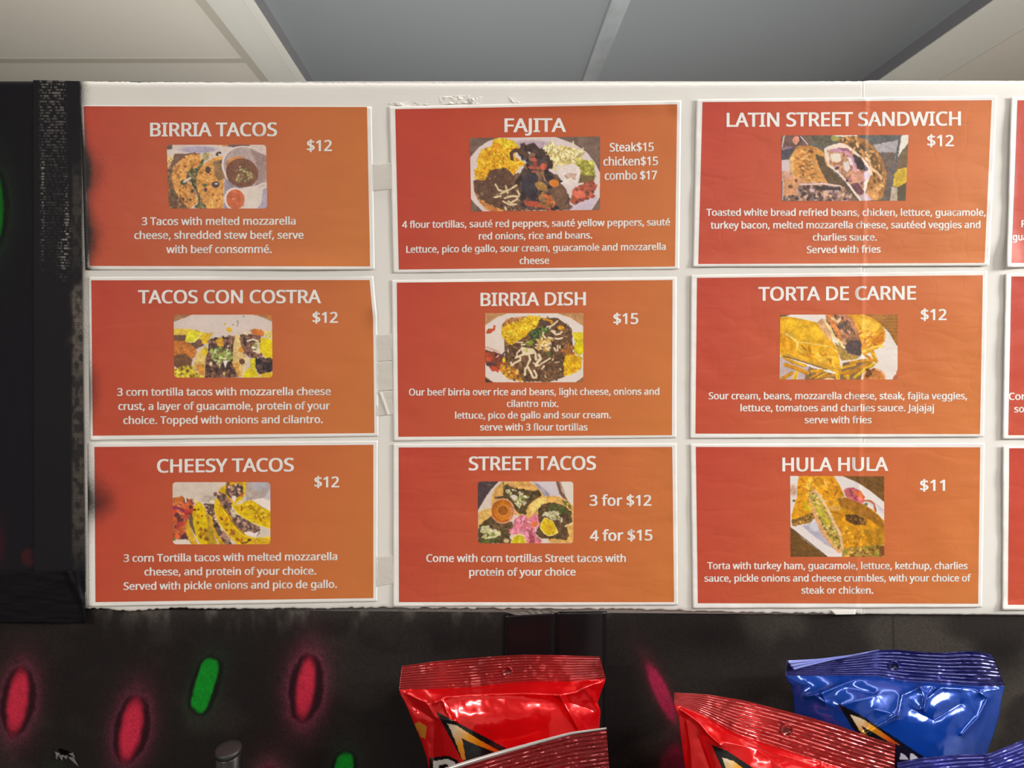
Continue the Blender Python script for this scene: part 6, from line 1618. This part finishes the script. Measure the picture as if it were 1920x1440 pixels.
def z7(pts):
    return [(720 + x / 4.174, 1130 + y / 4.174) for x, y in pts]


def z8(pts):
    return [(1200 + x / 2.667, 1180 + y / 2.667) for x, y in pts]


def paint_red_left(C, X, Y):
    put(C, in_poly(X, Y, z7([(405, 850), (960, 1140), (1000, 1210), (700, 1400), (640, 1250), (600, 1215), (540, 1100)])), BLK)
    flame(C, X, Y, z7([(520, 965)])[0], z7([(495, 945), (570, 962), (690, 1040), (800, 1105), (905, 1160), (870, 1170), (720, 1112), (610, 1062), (640, 1230), (612, 1228), (568, 1110), (528, 1010)]), 90)
    put(C, in_poly(X, Y, z7([(240, 950), (275, 932), (335, 968), (322, 1065), (285, 1050)])), lin((206, 130, 40)))
    put(C, in_poly(X, Y, z7([(355, 1215), (500, 1195), (580, 1235), (610, 1330), (355, 1400)])), lin((18, 12, 14)))
    put(C, in_poly(X, Y, z7([(385, 1240), (500, 1222), (555, 1250), (575, 1330), (385, 1380)])), lin((236, 232, 228)))
    put(C, in_poly(X, Y, z7([(430, 1272), (490, 1262), (515, 1290), (520, 1340), (430, 1350)])), lin((18, 12, 14)))


def paint_red_right(C, X, Y):
    put(C, in_poly(X, Y, z8([(356, 575), (440, 610), (560, 690), (680, 800), (520, 860), (430, 740)])), BLK)
    flame(C, X, Y, z8([(425, 655)])[0], z8([(410, 640), (470, 660), (560, 730), (620, 800), (560, 780), (470, 720), (500, 800), (460, 780)]), 60)


def paint_blue(C, X, Y):
    put(C, in_poly(X, Y, z8([(990, 372), (1100, 425), (1290, 550), (1430, 645), (1300, 690), (1130, 560), (1060, 490)])), BLK)
    flame(C, X, Y, z8([(1075, 440)])[0], z8([(1050, 425), (1120, 452), (1220, 520), (1300, 580), (1250, 566), (1160, 512), (1105, 480), (1140, 540), (1100, 510)]), 80)
    put(C, in_poly(X, Y, z8([(1275, 585), (1450, 650), (1300, 700), (1270, 690)])), lin((30, 16, 18)))
    for x in (1298, 1348):
        put(C, in_poly(X, Y, z8([(x, 650), (x + 6, 618), (x + 26, 628), (x + 48, 652)])), lin((236, 234, 232)))


def paint_none(C, X, Y):
    pass


# the red bag in the middle of the picture
bag('upright red glossy snack bag in front of the two black tape strips', 0.635,
    [(753.5, 1248.6), (816, 1240), (870, 1235), (921, 1231), (976, 1227.5), (1038, 1228), (1080, 1229.5), (1124.5, 1231)],
    [(748, 1293), (800, 1292), (860, 1290), (890, 1288), (950, 1281), (1000, 1277), (1070, 1278), (1136, 1272)],
    [(748, 1293), (765, 1330), (790, 1390), (800, 1420), (806, 1450)], [(1136, 1272), (1126, 1300), (1121, 1318), (1126, 1331), (1124, 1370), (1125, 1450)],
    0.030, FILM_R, SEAL_R, paint_red_left,
    [([(815, 1317), (835, 1307), (880, 1303), (980, 1300), (1050, 1303), (1080, 1298), (1094, 1290), (1136, 1273)], 0.0050, 9),
     ([(1050, 1305), (1070, 1340), (1090, 1376)], 0.0040, 8), ([(1094, 1290), (1112, 1310), (1125, 1331)], 0.0030, 7), ([(1068, 1318), (1120, 1334)], -0.0030, 9),
     ([(748, 1293), (800, 1318), (816, 1345), (850, 1352)], 0.0030, 6), ([(830, 1315), (843, 1345)], 0.0025, 4), ([(765, 1320), (815, 1350), (812, 1420)], -0.0040, 12)],
    hole=(951, 1259, 8.5), ribs=10, seed=3)

# the red bag lying against it, only its seal in view
r, org = bag('red snack bag nearest the camera, only its slanted top seal with a silver edge showing', 0.545,
             [(790, 1456), (837, 1439), (864, 1430), (936, 1408.5), (1008, 1389), (1070, 1373), (1137, 1364)],
             [(800, 1545), (870, 1520), (940, 1500), (1010, 1482), (1075, 1470), (1144, 1462)],
             [(800, 1545), (806, 1600)], [(1144, 1462), (1142, 1520)], 0.028, FILM_R, lin((128, 14, 22)), paint_none, [], ribs=12, seed=8, yview=1560, nu=220, warp=0.003, rib_amp=0.00034)
e1 = along([(790, 1456), (837, 1439), (864, 1430), (936, 1408.5), (1008, 1389), (1070, 1373), (1137, 1364)], 60)
e2 = along([(792, 1463), (838, 1447), (866, 1438), (938, 1416), (1010, 1394.5), (1072, 1377), (1137.5, 1367)], 60)
V = np.concatenate([at_depth(e1[:, 0], e1[:, 1] - 0.5, 0.545 + 0.0), at_depth(e1[:, 0], e1[:, 1], 0.5415), at_depth(e2[:, 0], e2[:, 1], 0.5410), at_depth(e2[:, 0], e2[:, 1] + 0.5, 0.5435)])
o = mesh('foil_edge', V, grid_faces(60, 4), r, M_FOIL, org)
o['label'] = 'silver foil edge'

# the red bag at the right
bag('red glossy snack bag tilted down to the right, in front of the blue bag', 0.56,
    [(1264.5, 1298.5), (1327, 1302), (1395, 1313), (1462, 1330), (1519, 1345), (1575, 1362), (1640, 1384), (1679, 1396)],
    [(1263.5, 1320), (1312, 1338), (1380, 1375), (1406, 1384), (1462, 1402), (1519, 1421), (1575, 1440), (1676, 1468)],
    [(1263.5, 1320), (1272, 1342), (1276, 1380), (1285, 1440), (1290, 1490)], [(1676, 1468), (1672, 1520)],
    0.030, FILM_R, SEAL_R, paint_red_right,
    [([(1275, 1328), (1312, 1356), (1327, 1375), (1350, 1396)], 0.0045, 7), ([(1288, 1355), (1295, 1400), (1297, 1450)], 0.0025, 5),
     ([(1360, 1392), (1420, 1404), (1470, 1442)], 0.0060, 16), ([(1400, 1386), (1450, 1412), (1530, 1436)], -0.0035, 10), ([(1310, 1385), (1330, 1440)], -0.0030, 14)],
    hole=(1475.6, 1369, 10.5), ribs=10, seed=14, soft=46, nu=260)

# the blue bag behind it
r, org = bag('blue glossy snack bag standing upright at the right, its left top corner folded over', 0.63,
             [(1475.6, 1239), (1537, 1236), (1594, 1229), (1646, 1219), (1680, 1217.5), (1725, 1222), (1770, 1224), (1807, 1220.5), (1832, 1221), (1861, 1228)],
             [(1473, 1267), (1537, 1267), (1612, 1267), (1650, 1268), (1695, 1277), (1762, 1281), (1830, 1287), (1884, 1287)],
             [(1473, 1267), (1485, 1286), (1488, 1310), (1490, 1340), (1500, 1390), (1504, 1450)], [(1884, 1287), (1878, 1310), (1874, 1340), (1862, 1380), (1851, 1410), (1845, 1450)],
             0.028, FILM_B, SEAL_B, paint_blue,
             [([(1513, 1306), (1541, 1300), (1597, 1276), (1620, 1269)], 0.0034, 6), ([(1541, 1300), (1548, 1318), (1530, 1306)], 0.0026, 5), ([(1580, 1322), (1610, 1313), (1645, 1303)], 0.0030, 10), ([(1590, 1290), (1640, 1300)], -0.0028, 9),
              ([(1684, 1341), (1691, 1304), (1725, 1289)], 0.0038, 6), ([(1725, 1289), (1736, 1311), (1732, 1330)], 0.0034, 5), ([(1736, 1311), (1766, 1289), (1800, 1290)], 0.0034, 5), ([(1745, 1296), (1738, 1306)], -0.004, 8),
              ([(1837, 1298), (1852, 1309), (1834, 1345), (1804, 1377)], 0.0034, 6), ([(1624, 1377), (1682, 1341)], 0.0032, 6), ([(1640, 1330), (1675, 1338)], 0.0022, 12), ([(1710, 1330), (1750, 1350), (1800, 1320)], -0.0034, 14), ([(1650, 1270), (1700, 1283), (1870, 1292)], 0.0030, 5)],
             hole=(1675.5, 1249, 9), ribs=9, seed=22, warp=0.005)
f1 = along([(1475.6, 1239), (1537, 1235.5), (1594, 1228.5), (1648, 1218.5)], 50)
f2 = along([(1489, 1257), (1515, 1249), (1560, 1238), (1610, 1228), (1649, 1219)], 50)
V = []
for k in np.linspace(0, 1, 13):
    q = f1 * (1 - k) + f2 * k
    V.append(at_depth(q[:, 0], q[:, 1], 0.6235 + 0.0004 * math.sin(k * 6 * math.pi) - 0.002 * k))
o = mesh('folded_corner', np.concatenate(V), grid_faces(50, 13), r, M_SEAL, org, cols=np.ones((650, 3)) * np.array(lin((120, 132, 205))))
o['label'] = 'pale blue folded over corner'
o.modifiers.new('thick', 'SOLIDIFY').thickness = 0.0003

# the blue bag in the lower right corner
r, org = bag('blue snack bag cut off by the lower right corner, only its rising top seal showing', 0.555,
             [(1682, 1430), (1725, 1421), (1800, 1414.5), (1852, 1414), (1875, 1405), (1894, 1397), (1920, 1386), (1985, 1366), (2060, 1356)],
             [(1690, 1500), (1760, 1492), (1840, 1480), (1900, 1466), (1980, 1446), (2062, 1440)],
             [(1690, 1500), (1694, 1540)], [(2062, 1440), (2055, 1540)], 0.026, FILM_B, lin((52, 56, 150)), paint_none, [], ribs=10, seed=31, yview=1540, nu=200, warp=0.005)


# ------------------------------------------------------------------ the slim black canister in front of the wall
cp = at_depth(np.array(428.0), np.array(1402.0), 0.60)
r0 = 24.0 * 0.60 / F * 1.04
root = thing('canister', 'slim black canister with a flat shiny lid, between the red and green sprayed lights', 'canister', (cp[0], cp[1] - 0.0, COUNTER))
lean = math.radians(9)
hgt = (cp[2] - COUNTER) / math.cos(lean)


def lathe(name, prof, parent, mat, seg=48, seat=0.0):
    V, Fc = [], []
    for r, z in prof:
        for i in range(seg):
            a = 2 * math.pi * i / seg
            x, y = r * math.cos(a), r * math.sin(a)
            # leans towards the room from its foot; the foot itself stays level
            k = z / hgt
            y2 = y * (1 - k + k * math.cos(lean)) + (hgt - z) * math.sin(lean) * 0.0 - 0.0
            z2 = z * math.cos(lean) + y * math.sin(lean) * k + x * 0.05 * k
            V.append((x, y2, z2))
    for k in range(len(prof) - 1):
        for i in range(seg):
            j = (i + 1) % seg
            Fc.append((k * seg + i, k * seg + j, (k + 1) * seg + j, (k + 1) * seg + i))
    Fc.append(tuple(range(seg))[::-1])
    Fc.append(tuple((len(prof) - 1) * seg + i for i in range(seg)))
    return mesh(name, V, Fc, parent, mat)


M_CAN = plain('canister_black', (0.008, 0.008, 0.009), 0.25, spec=0.6)
M_LID = plain('canister_lid', (0.016, 0.015, 0.017), 0.4, spec=0.5)
lathe('canister_body', [(r0 * 0.98, 0.0), (r0, 0.002), (r0, hgt - 0.0052), (r0 * 0.95, hgt - 0.0046)], root, M_CAN)
lathe('lid', [(r0 * 0.95, hgt - 0.0045), (r0 * 1.0, hgt - 0.0040), (r0 * 1.0, hgt - 0.0014), (r0 * 0.96, hgt - 0.0004), (r0 * 0.90, hgt - 0.0001), (r0 * 0.5, hgt + 0.0001)], root, M_LID)

# housings over the ceiling strip light and the added left fill
CE = bpy.data.objects['ceiling']
for (x, y, z), (sx, sy), _, _ in LAMPS:
    V, Fc = box_data((x - sx / 2 - 0.02, y - sy / 2 - 0.02, z + 0.004), (x + sx / 2 + 0.02, y + sy / 2 + 0.02, CEIL))
    o = mesh('light_housing', V, Fc, CE, M_CREAM_L, smooth=False)

SC.cycles.use_denoising = True
SC.cycles.max_bounces = 8
